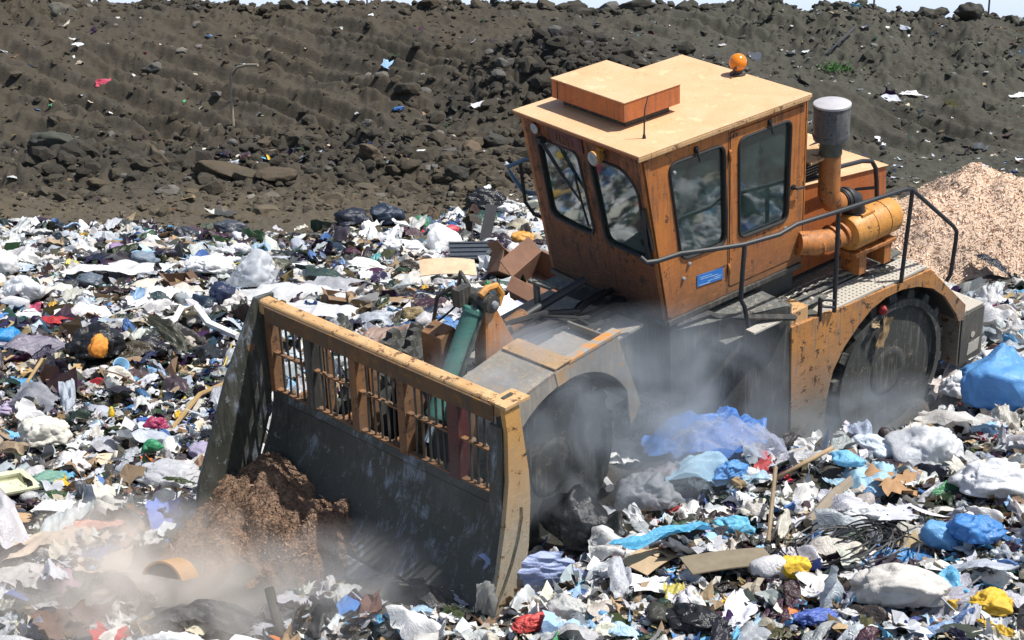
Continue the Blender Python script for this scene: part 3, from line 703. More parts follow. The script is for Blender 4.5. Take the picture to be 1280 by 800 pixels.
ep.prism(L0 + L1[::-1], V3, YL - .05, YL, 0); ep.prism([(2.89, -1.38), (2.86, -1.38), (2.79, -2.25), (2.96, -2.25)], V3, YL - .20, YL - .052, 1)
ep.prism([(2.60, -1.16), (2.90, -1.145), (2.90, -1.175), (2.60, -1.19)], V3, YL - .19, YL + .02, 2); ep.box((2.68, YL - .13, -1.144), (2.80, YL - .09, -1.141), 1)
o = ep.build('end_plate', [M_yel, M_blade, M_rail], blo, .006); o['label'] = 'narrow worn yellow end plate at the near end of the blade'
gx = lambda z: 2.755 + (-1.37 - z) * .045
posts = [(YR + .01, YR + .08, M_rusty), (-1.17, -1.06, M_dark), (-.52, -.42, M_rusty), (.13, .23, M_rusty), (.78, .92, M_red), (YL - .22, YL - .20, M_blade)]
for y0, y1, m in posts:
    p = MB(fv); p.prism([(gx(-1.37) + .03, -1.36), (gx(-1.37) - .12, -1.36), (gx(-2.2) - .12, -2.2), (gx(-2.2) + .025, -2.2)], V3, y0, y1, 0)
    o = p.build('post', [m], blo, .006)
    if m is M_red: o['label'] = 'red painted post of the blade guard'
for (a0, a, ma), (b, b0, mb) in zip(posts[:-1], posts[1:]):
    g = MB(fv); n = int(round((b - a) / .098))
    for k in range(1, n):
        y = a + (b - a) * k / n; j = rng.normal(0, .006, 3)
        g.tube([(gx(-1.38) - .02, y + j[0], -1.37), (gx(-1.76) - .02, y + j[1], -1.76), (gx(-2.0) - .02 + j[2], y + j[2] * 1.5, -2.0), (gx(-2.2) - .02, y + j[0], -2.2)], .012, 6, 0)
    g.prism([(gx(-1.75) - .045, -1.758), (gx(-1.75) + .005, -1.758), (gx(-1.78) + .005, -1.775), (gx(-1.78) - .045, -1.775)], V3, a + .001, b - .001, 1)
    g.prism([(gx(-2.17) - .05, -2.172), (gx(-2.17) + .01, -2.172), (gx(-2.19) + .01, -2.189), (gx(-2.19) - .05, -2.189)], V3, a + .001, b - .001, 1)
    for k in range(14):                     # soil lying on the ledges
        s = rng.uniform(.01, .03); y = rng.uniform(a + .03, b - .03); g.lathe([(0, s), (s * .6, s * .6), (s * .8, .002)], (gx(-1.76) - rng.uniform(-.01, .04), y, -1.754 if k % 2 else -2.163), (0, 0, 1), 6, 2)
    g.build('grille', [M_dark, M_rusty, M_soil], blo)
pa = MB(fv)
for s in (1, -1): pa.prism([(.9, -2.55), (2.62, -2.85), (2.66, -3.05), (.9, -2.8)], V3, s * .48, s * .60)
pa.build('push_arm', [M_dusty], root, .01)
bs = MB(fv)
for y in (-1.1, -.45, .18, .85): bs.prism([(2.52, -1.75), (2.62, -1.38), (2.66, -2.6), (2.58, -2.6)], V3, y - .03, y + .03)
bs.build('brace', [M_rusty], blo, .005)

# ---- chain lying along the deck (rests on it, so it is a thing of its own)
ch = MB(); path = np.array([(-1.35, 1.04, -2.255), (-1.7, 1.0, -2.265), (-1.95, .94, -2.25), (-2.3, .90, -2.25), (-2.7, .90, -2.25), (-3.1, .94, -2.26), (-3.45, 1.06, -2.325), (-3.7, 1.15, -2.33)])
def along(path, step):
    seg = np.linalg.norm(np.diff(path, axis=0), axis=1); s = np.concatenate([[0], np.cumsum(seg)])
    t = np.arange(0, s[-1], step); return np.stack([np.interp(t, s, path[:, i]) for i in range(3)], 1)
for row in range(2):
    pp = along(path + np.array([0, .05 * row - .02, .01 * row]), .062)
    for i in range(len(pp) - 1):
        d = pp[i + 1] - pp[i]; d /= np.linalg.norm(d); u = np.cross(d, [0, 0, 1.]); u /= np.linalg.norm(u); w = np.cross(u, d)
        if i % 2: u, w = w, u
        u = u * .8 + w * .5 * (1 if row else -1); u /= np.linalg.norm(u)
        ch.tube([pp[i] + d * .048 * math.cos(a) + u * .028 * math.sin(a) for a in np.linspace(0, 2 * PI, 11)[:-1]], .012, 5, closed=True)
cho = ch.build('chain', [plain('worn_chain_steel', (.17, .155, .135), .5, .3)], None)
cho.location = root.location; cho.rotation_mode = 'QUATERNION'; cho.rotation_quaternion = root.rotation_quaternion
tag(cho, 'heavy dark steel chain lying along the side deck of the compactor', 'chain')

def v2w(p): return RW @ np.array(p, float) + TW
# ------------------------------------------------------------------ ground and earth bank
def earth_mat(name):
    m, nt, out = nmat(name)
    tc = N(nt, 'ShaderNodeTexCoord').outputs['Object']
    at_ = N(nt, 'ShaderNodeAttribute', attribute_name='Col')
    a = noise(nt, tc, 1.1, 6, .65); b = noise(nt, tc, 7, 6, .7); d = noise(nt, tc, 30, 4, .7)
    c = mixc(nt, ramp(nt, a, .32, .68), at_.outputs['Color'], mixc(nt, .5, at_.outputs['Color'], (.060, .054, .040)))
    c = mixc(nt, ramp(nt, b, .35, .7, 0, .6), c, mixc(nt, .55, c, (.022, .018, .013)))
    c = mixc(nt, ramp(nt, d, .60, .78, 0, .5), c, (.20, .165, .115))
    bsdf(nt, out, c, .95, 0, bump(nt, mth(nt, 'ADD', b, mth(nt, 'MULTIPLY', d, .6)), .7, .08))
    return m
M_earth = earth_mat('dug_earth')

th = np.concatenate([np.linspace(-75, -22, 40), np.linspace(-21.9, 21.9, 820), np.linspace(22, 75, 40)]) * PI / 180
rr = np.concatenate([np.geomspace(5, 12, 20)[:-1], np.geomspace(12, 36, 230)[:-1], np.geomspace(36, 64, 330)[:-1], np.geomspace(64, 110, 40)[:-1], np.geomspace(110, 2500, 24)])
TT, RR = np.meshgrid(th, rr)
GX, GY = RR * np.sin(TT), RR * np.cos(TT)
GZ = ground(GX, GY)

def soil(x, y):
    n1 = vn(x * .18, y * .18, s=71); n2 = fbm(x * .5, y * .5, o=3, s=73)
    brown = np.array([.048, .037, .022]); grey = np.array([.050, .050, .036]); dark = np.array([.018, .015, .010]); tan = np.array([.105, .083, .052])
    t = sstep(-1, 7, x + 2 * n2)[..., None]
    c = brown * (1 - t) + grey * t
    strip = (sstep(31, 34, y) * (1 - sstep(39, 43, y)))[..., None] * .75 * (1 - .5 * t)
    c = c * (1 - strip) + tan * strip
    d = np.exp(-(((x - 2.2) / 4.0) ** 2 + ((y - 50.5) / 3.4) ** 2)) + .6 * np.exp(-((y - 43.8) / 2.2) ** 2) * (x < 3) * sstep(-.2, .5, n1) + .5 * sstep(.25, .8, n2)
    d = np.clip(d, 0, .9)[..., None]
    return c * (1 - d) + dark * d
GC = soil(GX, GY)
lit = (1 - sstep(29, 33.5, GY + .8 * vn(GX * .7, GY * .7, s=75)))[..., None]
GC = GC * (1 - lit) + np.array([.080, .073, .063]) * lit
isb = int(np.searchsorted(rr, 43.0))
def sheet(name, i0, i1, label, cat):
    n, k = i1 - i0, len(th)
    V = np.stack([GX[i0:i1], GY[i0:i1], GZ[i0:i1]], -1).reshape(-1, 3)
    I = np.arange(n * k).reshape(n, k)
    F = np.stack([I[:-1, :-1], I[:-1, 1:], I[1:, 1:], I[1:, :-1]], -1).reshape(-1, 4)
    cl = np.concatenate([GC[i0:i1].reshape(-1, 3), np.ones((n * k, 1))], 1)
    o = obj(name, V, F, M_earth, smooth=True, col=cl)
    return tag(o, label, cat, kind='structure')
sheet('ground', 0, isb + 1, 'trodden earth and rubbish covered ground of the tip', 'ground')
sheet('earth_bank', isb, len(rr), 'dark dug earth bank rising to the skyline behind the tip', 'earth bank')
# ------------------------------------------------------------------ rubbish shapes
def ico(sub):
    bm = bmesh.new(); bmesh.ops.create_icosphere(bm, subdivisions=sub, radius=1)
    bm.verts.index_update()
    V = np.array([v.co[:] for v in bm.verts]); F = np.array([[v.index for v in f.verts] for f in bm.faces]); bm.free()
    return V, F
_ICO = {k: ico(k) for k in (1, 2, 3, 4, 5)}

def ridge(x, y, z, f, s, o=2):
    r = 0; a = 1
    for i in range(o):
        r = r + a * (1 - 2 * np.abs(vn(x * f, y * f, z * f, s=s + i))); f *= 2.1; a *= .5
    return r

def bag_shape(seed, sub=3, wrinkle=1., knot=False):
    """a slack bag: flat facets meeting in creases, hollows, fine pleats running one way"""
    V, F = _ICO[sub]; V = V.copy(); s = seed * 17 % 9973; rg = np.random.default_rng(seed)
    w = V + .30 * np.stack([vn(V[:, 0] * 1.8, V[:, 1] * 1.8, V[:, 2] * 1.8, s=s + k) for k in (31, 32, 33)], 1)
    w /= np.linalg.norm(w, axis=1)[:, None]
    n = rg.normal(0, 1, (34 if sub > 3 else 20, 3)); n /= np.linalg.norm(n, axis=1)[:, None]; h = rg.uniform(.66, 1.05, len(n))
    d = np.clip((w @ n.T) / h, 0, None); r = (d ** 22).sum(1) ** (-1 / 22.)
    r = np.clip(r, .4, 1.35)
    x, y, z = w.T
    r = r + .10 * wrinkle * vn(x * 2.1, y * 2.1, z * 2.1, s=s) - .10 * wrinkle * np.clip(ridge(x, y, z, 2.3, s + 3, 2) - .35, 0, 1)
    if sub >= 4:
        a = rg.normal(0, 1, 3); a /= np.linalg.norm(a); q = w - (w @ a)[:, None] * a * .72
        r = r + .035 * wrinkle * ridge(q[:, 0], q[:, 1], q[:, 2], 5.5, s + 9, 3)
    V = V * r[:, None]
    if knot:
        t = np.clip((V[:, 2] - .45) / .5, 0, 1); V[:, :2] *= (1 - .5 * t)[:, None]; V[:, 2] += .25 * t ** 2
    V[:, 2] = np.where(V[:, 2] < -.35, -.35 + (V[:, 2] + .35) * .25, V[:, 2]) + .38
    return V, F

def sheet_shape(seed, n=7, fold=1., asp=1., torn=.2):
    r = np.random.default_rng(seed)
    u, v = np.meshgrid(np.linspace(-1, 1, n), np.linspace(-1, 1, n), indexing='ij')
    e = 1 + torn * r.normal(0, 1, (n, n)) * ((np.abs(u) > .99) | (np.abs(v) > .99))
    x = u * e + .06 * r.normal(0, 1, (n, n)) * (torn > 0); y = v * e * asp + .06 * r.normal(0, 1, (n, n)) * (torn > 0)
    z = np.zeros_like(x)
    for k in range(4):
        a = r.uniform(0, 2 * PI); q = x * math.cos(a) + y * math.sin(a) + r.uniform(-.5, .5)
        z += fold * r.uniform(.15, .55) * np.abs(q) * r.choice([-1, 1]) * (1 if k < 2 else .6)
    z += fold * .18 * vn(x * 2.4 + seed, y * 2.4, s=seed % 991) + fold * .08 * r.normal(0, 1, (n, n))
    z -= z.mean()
    # pull in along the folds so that the sheet keeps its size
    x *= 1 - .12 * fold; y *= 1 - .12 * fold
    I = np.arange(n * n).reshape(n, n)
    F = np.stack([I[:-1, :-1], I[1:, :-1], I[1:, 1:], I[:-1, 1:]], -1).reshape(-1, 4)
    return np.stack([x, y, z], -1).reshape(-1, 3), F

def tri(F):
    return F if F.shape[1] == 3 else np.concatenate([F[:, [0, 1, 2]], F[:, [0, 2, 3]]])

def film_shape(seed, n=26, asp=1.5, h=.25):
    r = np.random.default_rng(seed)
    u, v = np.meshgrid(np.linspace(-1, 1, n), np.linspace(-1, 1, n), indexing='ij')
    ang = r.uniform(0, PI); s = seed % 977
    rad = 1 + .28 * vn(np.arctan2(v, u) * 1.3, u * 0, s=s) + .12 * vn(np.arctan2(v, u) * 4, u * 0, s=s + 1)
    x, y = u * rad, v * rad
    q = x * math.cos(ang) + y * math.sin(ang); p = -x * math.sin(ang) + y * math.cos(ang)
    z = h * (ridge(q * .35 + .2 * vn(x * 2, y * 2, s=s + 8), p * 1.2, p * 0, 1.7, s + 2, 3) * .32 + .6 * vn(x * 1.4, y * 1.4, s=s + 5) + .8 * (1 - np.clip(u ** 2 + v ** 2, 0, 1)))
    y = y / asp
    I = np.arange(n * n).reshape(n, n)
    F = np.stack([I[:-1, :-1], I[1:, :-1], I[1:, 1:], I[:-1, 1:]], -1).reshape(-1, 4)
    return np.stack([x, y, z], -1).reshape(-1, 3), F

def stick_shape(seed):
    r = np.random.default_rng(seed); t = np.linspace(-1, 1, 6); V = []
    b = r.normal(0, .12, 2)
    for q in t:
        for a in range(4):
            V.append((q, .045 * math.cos(a * PI / 2 + .78) + b[0] * (q * q - .4), .03 * math.sin(a * PI / 2 + .78) + b[1] * (q * q - .4)))
    F = []
    for i in range(5): F += [(i * 4 + a, i * 4 + (a + 1) % 4, i * 4 + 4 + (a + 1) % 4, i * 4 + 4 + a) for a in range(4)]
    F += [(0, 1, 2, 3), (20, 23, 22, 21)]
    return np.array(V), np.array(F)

def ribbon_shape(seed, n=14):
    r = np.random.default_rng(seed); t = np.linspace(-1, 1, n); p = r.uniform(0, 6, 3)
    x = t + .15 * np.sin(t * 4 + p[0]); y = .35 * np.sin(t * 2.5 + p[1]) + .1 * np.sin(t * 7 + p[2]); z = .12 * np.sin(t * 5 + p[1])
    V = np.concatenate([np.stack([x, y - .04, z], 1), np.stack([x, y + .04, z + .05 * np.sin(t * 6)], 1)])
    F = np.array([(i, i + 1, n + i + 1, n + i) for i in range(n - 1)])
    return V, F

def rotm(rz, tilt, az, roll=0):
    """spin about z, then tip by `tilt` about the horizontal axis at `az` (arrays)"""
    rz, tilt, az = np.broadcast_arrays(*[np.atleast_1d(np.asarray(a, float)) for a in (rz, tilt, az)])
    n = len(rz); c, s = np.cos(rz), np.sin(rz); R1 = np.zeros((n, 3, 3)); R1[:, 0, 0] = c; R1[:, 0, 1] = -s; R1[:, 1, 0] = s; R1[:, 1, 1] = c; R1[:, 2, 2] = 1
    k = np.stack([np.cos(az), np.sin(az), az * 0], 1); K = np.zeros((n, 3, 3))
    K[:, 0, 1] = -k[:, 2]; K[:, 0, 2] = k[:, 1]; K[:, 1, 0] = k[:, 2]; K[:, 1, 2] = -k[:, 0]; K[:, 2, 0] = -k[:, 1]; K[:, 2, 1] = k[:, 0]
    I = np.eye(3)[None]; R2 = I + np.sin(tilt)[:, None, None] * K + (1 - np.cos(tilt))[:, None, None] * (K @ K)
    return R2 @ R1

class Bulk:
    def __init__(s): s.V = []; s.F = []; s.C = []; s.S = []; s.n = 0
    def add(s, shape, pos, R, scale, col, smooth):
        V, F = shape; F = tri(F); k = len(pos); scale = np.asarray(scale, float)
        if scale.ndim == 1: scale = scale[:, None] * np.ones(3)
        W = np.einsum('kij,kvj->kvi', R, V[None] * scale[:, None, :]) + pos[:, None, :]
        s.V.append(W.reshape(-1, 3)); s.C.append(np.repeat(col, len(V), 0))
        s.F.append((F[None] + (np.arange(k) * len(V))[:, None, None] + s.n).reshape(-1, 3)); s.S.append(np.full(k * len(F), smooth))
        s.n += k * len(V)
    def build(s, name, mat, label, cat):
        o = obj(name, np.concatenate(s.V), np.concatenate(s.F), mat, smooth=np.concatenate(s.S), col=np.concatenate(s.C))
        return tag(o, label, cat, kind='stuff')

def litter_mat(name, rough, trans, bmp, dirt=.5, gloss=.5):
    m, nt, out = nmat(name)
    tc = N(nt, 'ShaderNodeTexCoord').outputs['Object']
    a = N(nt, 'ShaderNodeAttribute', attribute_name='Col')
    n1 = noise(nt, tc, 3.5, 6, .7); n2 = noise(nt, tc, 22, 4, .7, 1.0)
    c = mixc(nt, ramp(nt, n1, .45, .75, 0, dirt), a.outputs['Color'], mixc(nt, .5, (.10, .075, .05), a.outputs['Color']))
    c = mixc(nt, ramp(nt, n2, .62, .72, 0, dirt * .7), c, (.13, .11, .09))
    b = N(nt, 'ShaderNodeBsdfPrincipled'); nt.links.new(c, b.inputs['Base Color']); b.inputs['Roughness'].default_value = rough
    b.inputs['Specular IOR Level'].default_value = gloss
    n3 = mth(nt, 'MULTIPLY', mth(nt, 'ABSOLUTE', mth(nt, 'SUBTRACT', noise(nt, tc, 9, 3, .6, 2.0), .5)), 4)
    nt.links.new(bump(nt, mth(nt, 'ADD', n2, n3), bmp * .7, .02), b.inputs['Normal'])
    if trans:
        t = N(nt, 'ShaderNodeBsdfTranslucent'); nt.links.new(c, t.inputs[0])
        x = N(nt, 'ShaderNodeMixShader'); x.inputs[0].default_value = trans
        nt.links.new(b.outputs[0], x.inputs[1]); nt.links.new(t.outputs[0], x.inputs[2]); nt.links.new(x.outputs[0], out.inputs['Surface'])
    else: nt.links.new(b.outputs[0], out.inputs['Surface'])
    return m
M_paper = litter_mat('mixed_paper_and_card', .8, .12, .35, .75, .25)
M_plas = litter_mat('mixed_plastic_film', .30, .25, .6, .55)

PAL = {
    'white': [(.74, .74, .73), (.62, .65, .69), (.55, .56, .56), (.78, .78, .78), (.46, .50, .55), (.62, .59, .53)],
    'pale': [(.58, .58, .56), (.50, .51, .52), (.64, .60, .51), (.42, .44, .46), (.50, .44, .34), (.36, .39, .42)],
    'brown': [(.22, .155, .085), (.30, .21, .13), (.17, .115, .07), (.36, .27, .17), (.11, .075, .05), (.40, .29, .17)],
    'dark': [(.02, .02, .022), (.035, .035, .04), (.05, .048, .045), (.03, .035, .05), (.07, .06, .05), (.018, .02, .022)],
    'blue': [(.30, .48, .70), (.10, .24, .52), (.42, .58, .74), (.05, .12, .30), (.16, .45, .70), (.36, .42, .52)],
    'odd': [(.55, .05, .06), (.70, .42, .05), (.08, .30, .14), (.62, .20, .05), (.50, .30, .42), (.65, .58, .15), (.45, .10, .18), (.10, .35, .38)],
}
PALN = list(PAL)

def colours(x, y, film=False):
    """each scrap takes its colour from drifts of like rubbish"""
    n = len(x)
    a = vn(x * .42, y * .42, s=101); b = vn(x * .5, y * .5, s=102); c = vn(x * .6, y * .6, s=103)
    back = sstep(17, 22, y)
    right = sstep(0, 2.5, x)
    front = (1 - sstep(15, 18, y)) * (1 - right)
    W = np.stack([.27 + .42 * np.clip(a, 0, 1) + .12 * right, .26 + .15 * front + .12 * right, .17 + .35 * np.clip(-a, 0, 1) + .12 * front - .05 * right, .24 + .50 * np.clip(b, 0, 1) + .12 * back - .08 * front, .055 + .10 * np.clip(c, 0, 1) + .05 * right, .022 + 0 * a], 1)
    hole = np.exp(-(((x + 5.6) / 2.4) ** 2 + ((y - 22.5) / 3.2) ** 2)) + .6 * np.exp(-((x - 3.5) / 1.5) ** 2 - ((y - 13.8) / .8) ** 2)  # left patch: darker scrap colours stand for the shade in hollows
    rim = (1 - sstep(.3, 2.4, edge_y(x) - y)) * (y > 25)
    W[:, 3] += .42 * hole + .30 * rim; W[:, 2] += .22 * hole; W[:, 0] *= 1 - .65 * np.clip(hole, 0, 1); W[:, 3] *= .8 if film else 1
    if film: W[:, 1] *= .35; W[:, 2] *= .06; W[:, 0] *= 1.25
    W = np.clip(W, .004, None); W /= W.sum(1, keepdims=True)
    k = (W.cumsum(1) < rng.random(n)[:, None]).sum(1).clip(0, 5)
    col = np.zeros((n, 4)); col[:, 3] = 1
    for i, p in enumerate(PALN):
        m = k == i; P = np.array(PAL[p]); col[m, :3] = P[rng.integers(0, len(P), m.sum())]
    col[:, :3] *= rng.uniform(.8, 1.12, (n, 1)); col[:, :3] = np.clip(col[:, :3] + rng.normal(0, .012, (n, 3)), .01, .9)
    return col, k

def edge_y(x):                              # far edge of the tipped rubbish
    e = np.interp(x, [-14, -9, -5, -2.5, 0, 2, 4.5, 7, 9, 14], [36, 37, 36, 36.5, 39.5, 40, 27, 24, 26.5, 27])
    return e + .9 * vn(np.asarray(x) * .8, np.asarray(x) * 0, s=77)

_f0 = TW[:2]
def under_machine(x, y):                    # keep loose litter out of the machine's belly
    P = np.stack([x - TW[0], y - TW[1]], -1)
    F = RW[:2, 0] / np.linalg.norm(RW[:2, 0]); L = np.array([-F[1], F[0]])
    u, v = P @ F, P @ L
    return (u > 2.9) & (u < 4.3) & (v > -1.7) & (v < .1) | (u > -5.2) & (u < 1.2) & (np.abs(v - .0) < 1.15) | (u >= 1.2) & (u < 2.95) & (v > -1.75) & (v < 1.0)

def scatter(n, x0, x1, y0, y1, pw=0.):
    x = rng.uniform(x0, x1, n * 3); y = y0 + (y1 - y0) * rng.random(n * 3) ** (1 + pw)
    ok = (y < edge_y(x)) & ~under_machine(x, y) & (np.abs(x) < y * .43 + 2.0)
    # thinner towards the far edge
    ok &= rng.random(n * 3) < .25 + .75 * sstep(0, 2.2, edge_y(x) - y)
    x, y = x[ok][:n], y[ok][:n]
    return x, y

KEEP = []                                   # (x, y, radius) round every single piece: the loose scraps leave it uncovered
def strew(bulk, shapes, x, y, size, tilt, smooth, lift=.35, flat=None, calm=False):
    K = np.array(KEEP).reshape(-1, 3)
    if len(K):
        ok = np.ones(len(x), bool)
        for kx, ky, kr in K: ok &= ((x - kx) ** 2 + (y - ky) ** 2 > (kr * .6 + size * .4) ** 2) | (size < .42 * kr) & (kr > .09)
        x, y, size = x[ok], y[ok], size[ok]
    n = len(x); ids = rng.integers(0, len(shapes), n); z = ground(x, y)
    col, k = colours(x, y, bulk is plas)
    if calm: m = k >= 4; col[m, :3] = np.array([(.62, .63, .64), (.5, .52, .56), (.66, .63, .57)])[rng.integers(0, 3, m.sum())]
    for i, sh in enumerate(shapes):
        m = ids == i
        if not m.any(): continue
        q = m.sum(); s = size[m]
        pos = np.stack([x[m], y[m], z[m] + s * lift * rng.uniform(-.2, 1, q)], 1)
        sc3 = s[:, None] * np.stack([np.ones(q), rng.uniform(.55, 1, q), np.full(q, 1 if flat is None else flat)], 1)
        bulk.add(sh, pos, rotm(rng.uniform(0, 2 * PI, q), np.abs(rng.normal(0, tilt, q)), rng.uniform(0, 2 * PI, q)), sc3, col[m], smooth)

# clods and stones
def rock_shape(seed, sub=2, ang=1.):
    V, F = _ICO[sub]; V = V.copy(); r = np.random.default_rng(seed)
    for k in range(9):                       # cut flat facets
        d = r.normal(0, 1, 3); d /= np.linalg.norm(d); h = r.uniform(.45, .85)
        t = V @ d; m = t > h; V[m] -= d * (t[m] - h)[:, None] * .92
    V *= 1 + .13 * ang * vn(V[:, 0] * 2.5, V[:, 1] * 2.5, V[:, 2] * 2.5, s=seed)[:, None]
    if sub >= 3: V *= 1 + .05 * fbm(V[:, 0] * 6, V[:, 1] * 6, V[:, 2] * 6, o=2, s=seed + 1)[:, None]
    return V * [1, .8, .62], F
# ------------------------------------------------------------------ single pieces of rubbish
_mc = {}
def film_mat(col, trans=.2, rough=.3, clear=0., kind='film'):
    key = (col, trans, rough, clear, kind)
    if key in _mc: return _mc[key]
    m, nt, out = nmat('plastic_film' if kind == 'film' else 'paper_or_card')
    tc = N(nt, 'ShaderNodeTexCoord').outputs['Object']
    n1 = noise(nt, tc, 5, 5, .65); n2 = noise(nt, tc, 26, 4, .65, 1.2)
    c = mixc(nt, ramp(nt, n1, .35, .7), col, tuple(v * .72 for v in col))
    c = mixc(nt, ramp(nt, n2, .60, .74, 0, .45 if kind == 'film' else .35), c, tuple(.55 * v + .45 * d for v, d in zip(col, (.16, .12, .08))))
    b = N(nt, 'ShaderNodeBsdfPrincipled'); nt.links.new(c, b.inputs['Base Color']); b.inputs['Roughness'].default_value = rough
    n3 = mth(nt, 'MULTIPLY', mth(nt, 'ABSOLUTE', mth(nt, 'SUBTRACT', noise(nt, tc, 7, 4, .65, 2.5), .5)), 4)
    nt.links.new(bump(nt, mth(nt, 'ADD', n2, n3) if kind == 'film' else n1, .42 if kind == 'film' else .3, .015 if kind == 'film' else .02), b.inputs['Normal'])
    last = b.outputs[0]
    if trans:
        t = N(nt, 'ShaderNodeBsdfTranslucent'); nt.links.new(c, t.inputs[0])
        x = N(nt, 'ShaderNodeMixShader'); x.inputs[0].default_value = trans; nt.links.new(last, x.inputs[1]); nt.links.new(t.outputs[0], x.inputs[2]); last = x.outputs[0]
    if clear:
        t = N(nt, 'ShaderNodeBsdfTransparent')
        x = N(nt, 'ShaderNodeMixShader'); nt.links.new(ramp(nt, n1, .3, .7, clear * 1.25, clear * .7), x.inputs[0]); nt.links.new(last, x.inputs[1]); nt.links.new(t.outputs[0], x.inputs[2]); last = x.outputs[0]
    nt.links.new(last, out.inputs['Surface']); _mc[key] = m; return m
def card_mat(col): return film_mat(col, .0, .85, 0, 'card')

_sd = [900]
def place(name, V, F, mat, label, cat, px, py, size, rz=0., tilt=0., az=0., lift=0., smooth=True, group=None, sc=(1, 1, 1), solid=0):
    P, k = at(px, py)
    half = size * .5 * k / FPX
    R = rotm(rz, tilt, az)[0]
    W = (V * np.array(sc) * half) @ R.T
    base = P + np.array([0, 0, lift * half + .03])
    KEEP.append((base[0], base[1] - .25 * half, half))
    o = obj(name, W, F if isinstance(F, list) else np.asarray(F), mat, smooth=smooth)
    o.location = base
    if solid:
        md = o.modifiers.new('thickness', 'SOLIDIFY'); md.thickness = solid; md.offset = 0
    return tag(o, label, cat, group)

def bag(label, px, py, size, col, sc=(1, .8, .7), rz=None, tilt=.1, knot=False, trans=.15, rough=.3, name='rubbish_bag', cat='bag', wr=1.2, lift=.12, clear=0):
    _sd[0] += 1
    V, F = bag_shape(_sd[0], 5 if size > 55 else 4, wr, knot)
    r = np.random.default_rng(_sd[0])
    return place(name, V, F, film_mat(col, trans, rough, clear), label, cat, px, py, size, r.uniform(-.5, .5) if rz is None else rz, tilt, r.uniform(0, 6), lift, True, sc=sc)

def film(label, px, py, size, col, asp=1.6, h=.3, rz=0., tilt=.0, az=0., lift=.15, trans=.25, clear=0., rough=.28, name='plastic_sheet', cat='sheet'):
    _sd[0] += 1
    V, F = film_shape(_sd[0], 44, asp, h)
    return place(name, V, F, film_mat(col, trans, rough, clear), label, cat, px, py, size, rz, tilt, az, lift)

def sheet_(label, px, py, size, col, asp=1., fold=.6, rz=0., tilt=.2, az=0., lift=.15, name='paper_sheet', cat='paper', torn=.08, n=11, card=False):
    _sd[0] += 1
    V, F = sheet_shape(_sd[0], n, fold, asp, torn)
    return place(name, V, F, card_mat(col) if card else film_mat(col, .1, .7, 0, 'paper'), label, cat, px, py, size, rz, tilt, az, lift, False)

def plate(label, px, py, size, col, asp=.5, th=.03, rz=0., tilt=.2, az=0., lift=.1, name='cardboard_sheet', cat='cardboard', bend=.1, mat=None, ribs=0):
    m = MB(); n = 8
    for i in range(n):
        a, b = -1 + 2 * i / n, -1 + 2 * (i + 1) / n
        za, zb = bend * (1 - a * a), bend * (1 - b * b)
        m.add([(a, -asp, za), (b, -asp, zb), (b, asp, zb), (a, asp, za), (a, -asp, za + th), (b, -asp, zb + th), (b, asp, zb + th), (a, asp, za + th)],
              [(0, 3, 2, 1), (4, 5, 6, 7), (0, 1, 5, 4), (2, 3, 7, 6)] + ([(0, 4, 7, 3)] if i == 0 else []) + ([(1, 2, 6, 5)] if i == n - 1 else []))
    for i in range(ribs):
        y = -asp + 2 * asp * (i + .5) / ribs; m.box((-.96, y - .05, bend + th), (.96, y + .05, bend + th + .06))
    return place(name, np.array(m.v), m.f, mat or card_mat(col), label, cat, px, py, size, rz, tilt, az, lift, False)

def stick(label, pts, r, col, name='stick', cat='stick', flat=False, mat=None):
    """a stick, plank, pipe or cord lying on the rubbish through these points of the ground (lift above it in metres third)"""
    P = []
    for px, py, h in pts:
        p, k = at(px, py); P.append(p + [0, 0, h])
    P = np.array(P); c = P.mean(0); m = MB()
    for a in np.linspace(0, 1, 6):
        q = P[0] + (P[-1] - P[0]) * a; KEEP.append((q[0], q[1] - .05, .10))
    if flat:
        d = P[-1] - P[0]; L = np.linalg.norm(d); d /= L; u = np.cross(d, [0, 0, 1.]); u /= np.linalg.norm(u); w = np.cross(u, d)
        V = [c + d * a * L / 2 + u * b * r + w * e * r * .22 - c for a in (-1, 1) for b in (-1, 1) for e in (-1, 1)]
        m.add(V, [(0, 1, 3, 2), (4, 6, 7, 5), (0, 4, 5, 1), (2, 3, 7, 6), (0, 2, 6, 4), (1, 5, 7, 3)])
    else: m.tube(P - c, r, 7)
    o = m.build(name, [mat or card_mat(col)], None, .004 if flat else 0); o.location = c
    return tag(o, label, cat)

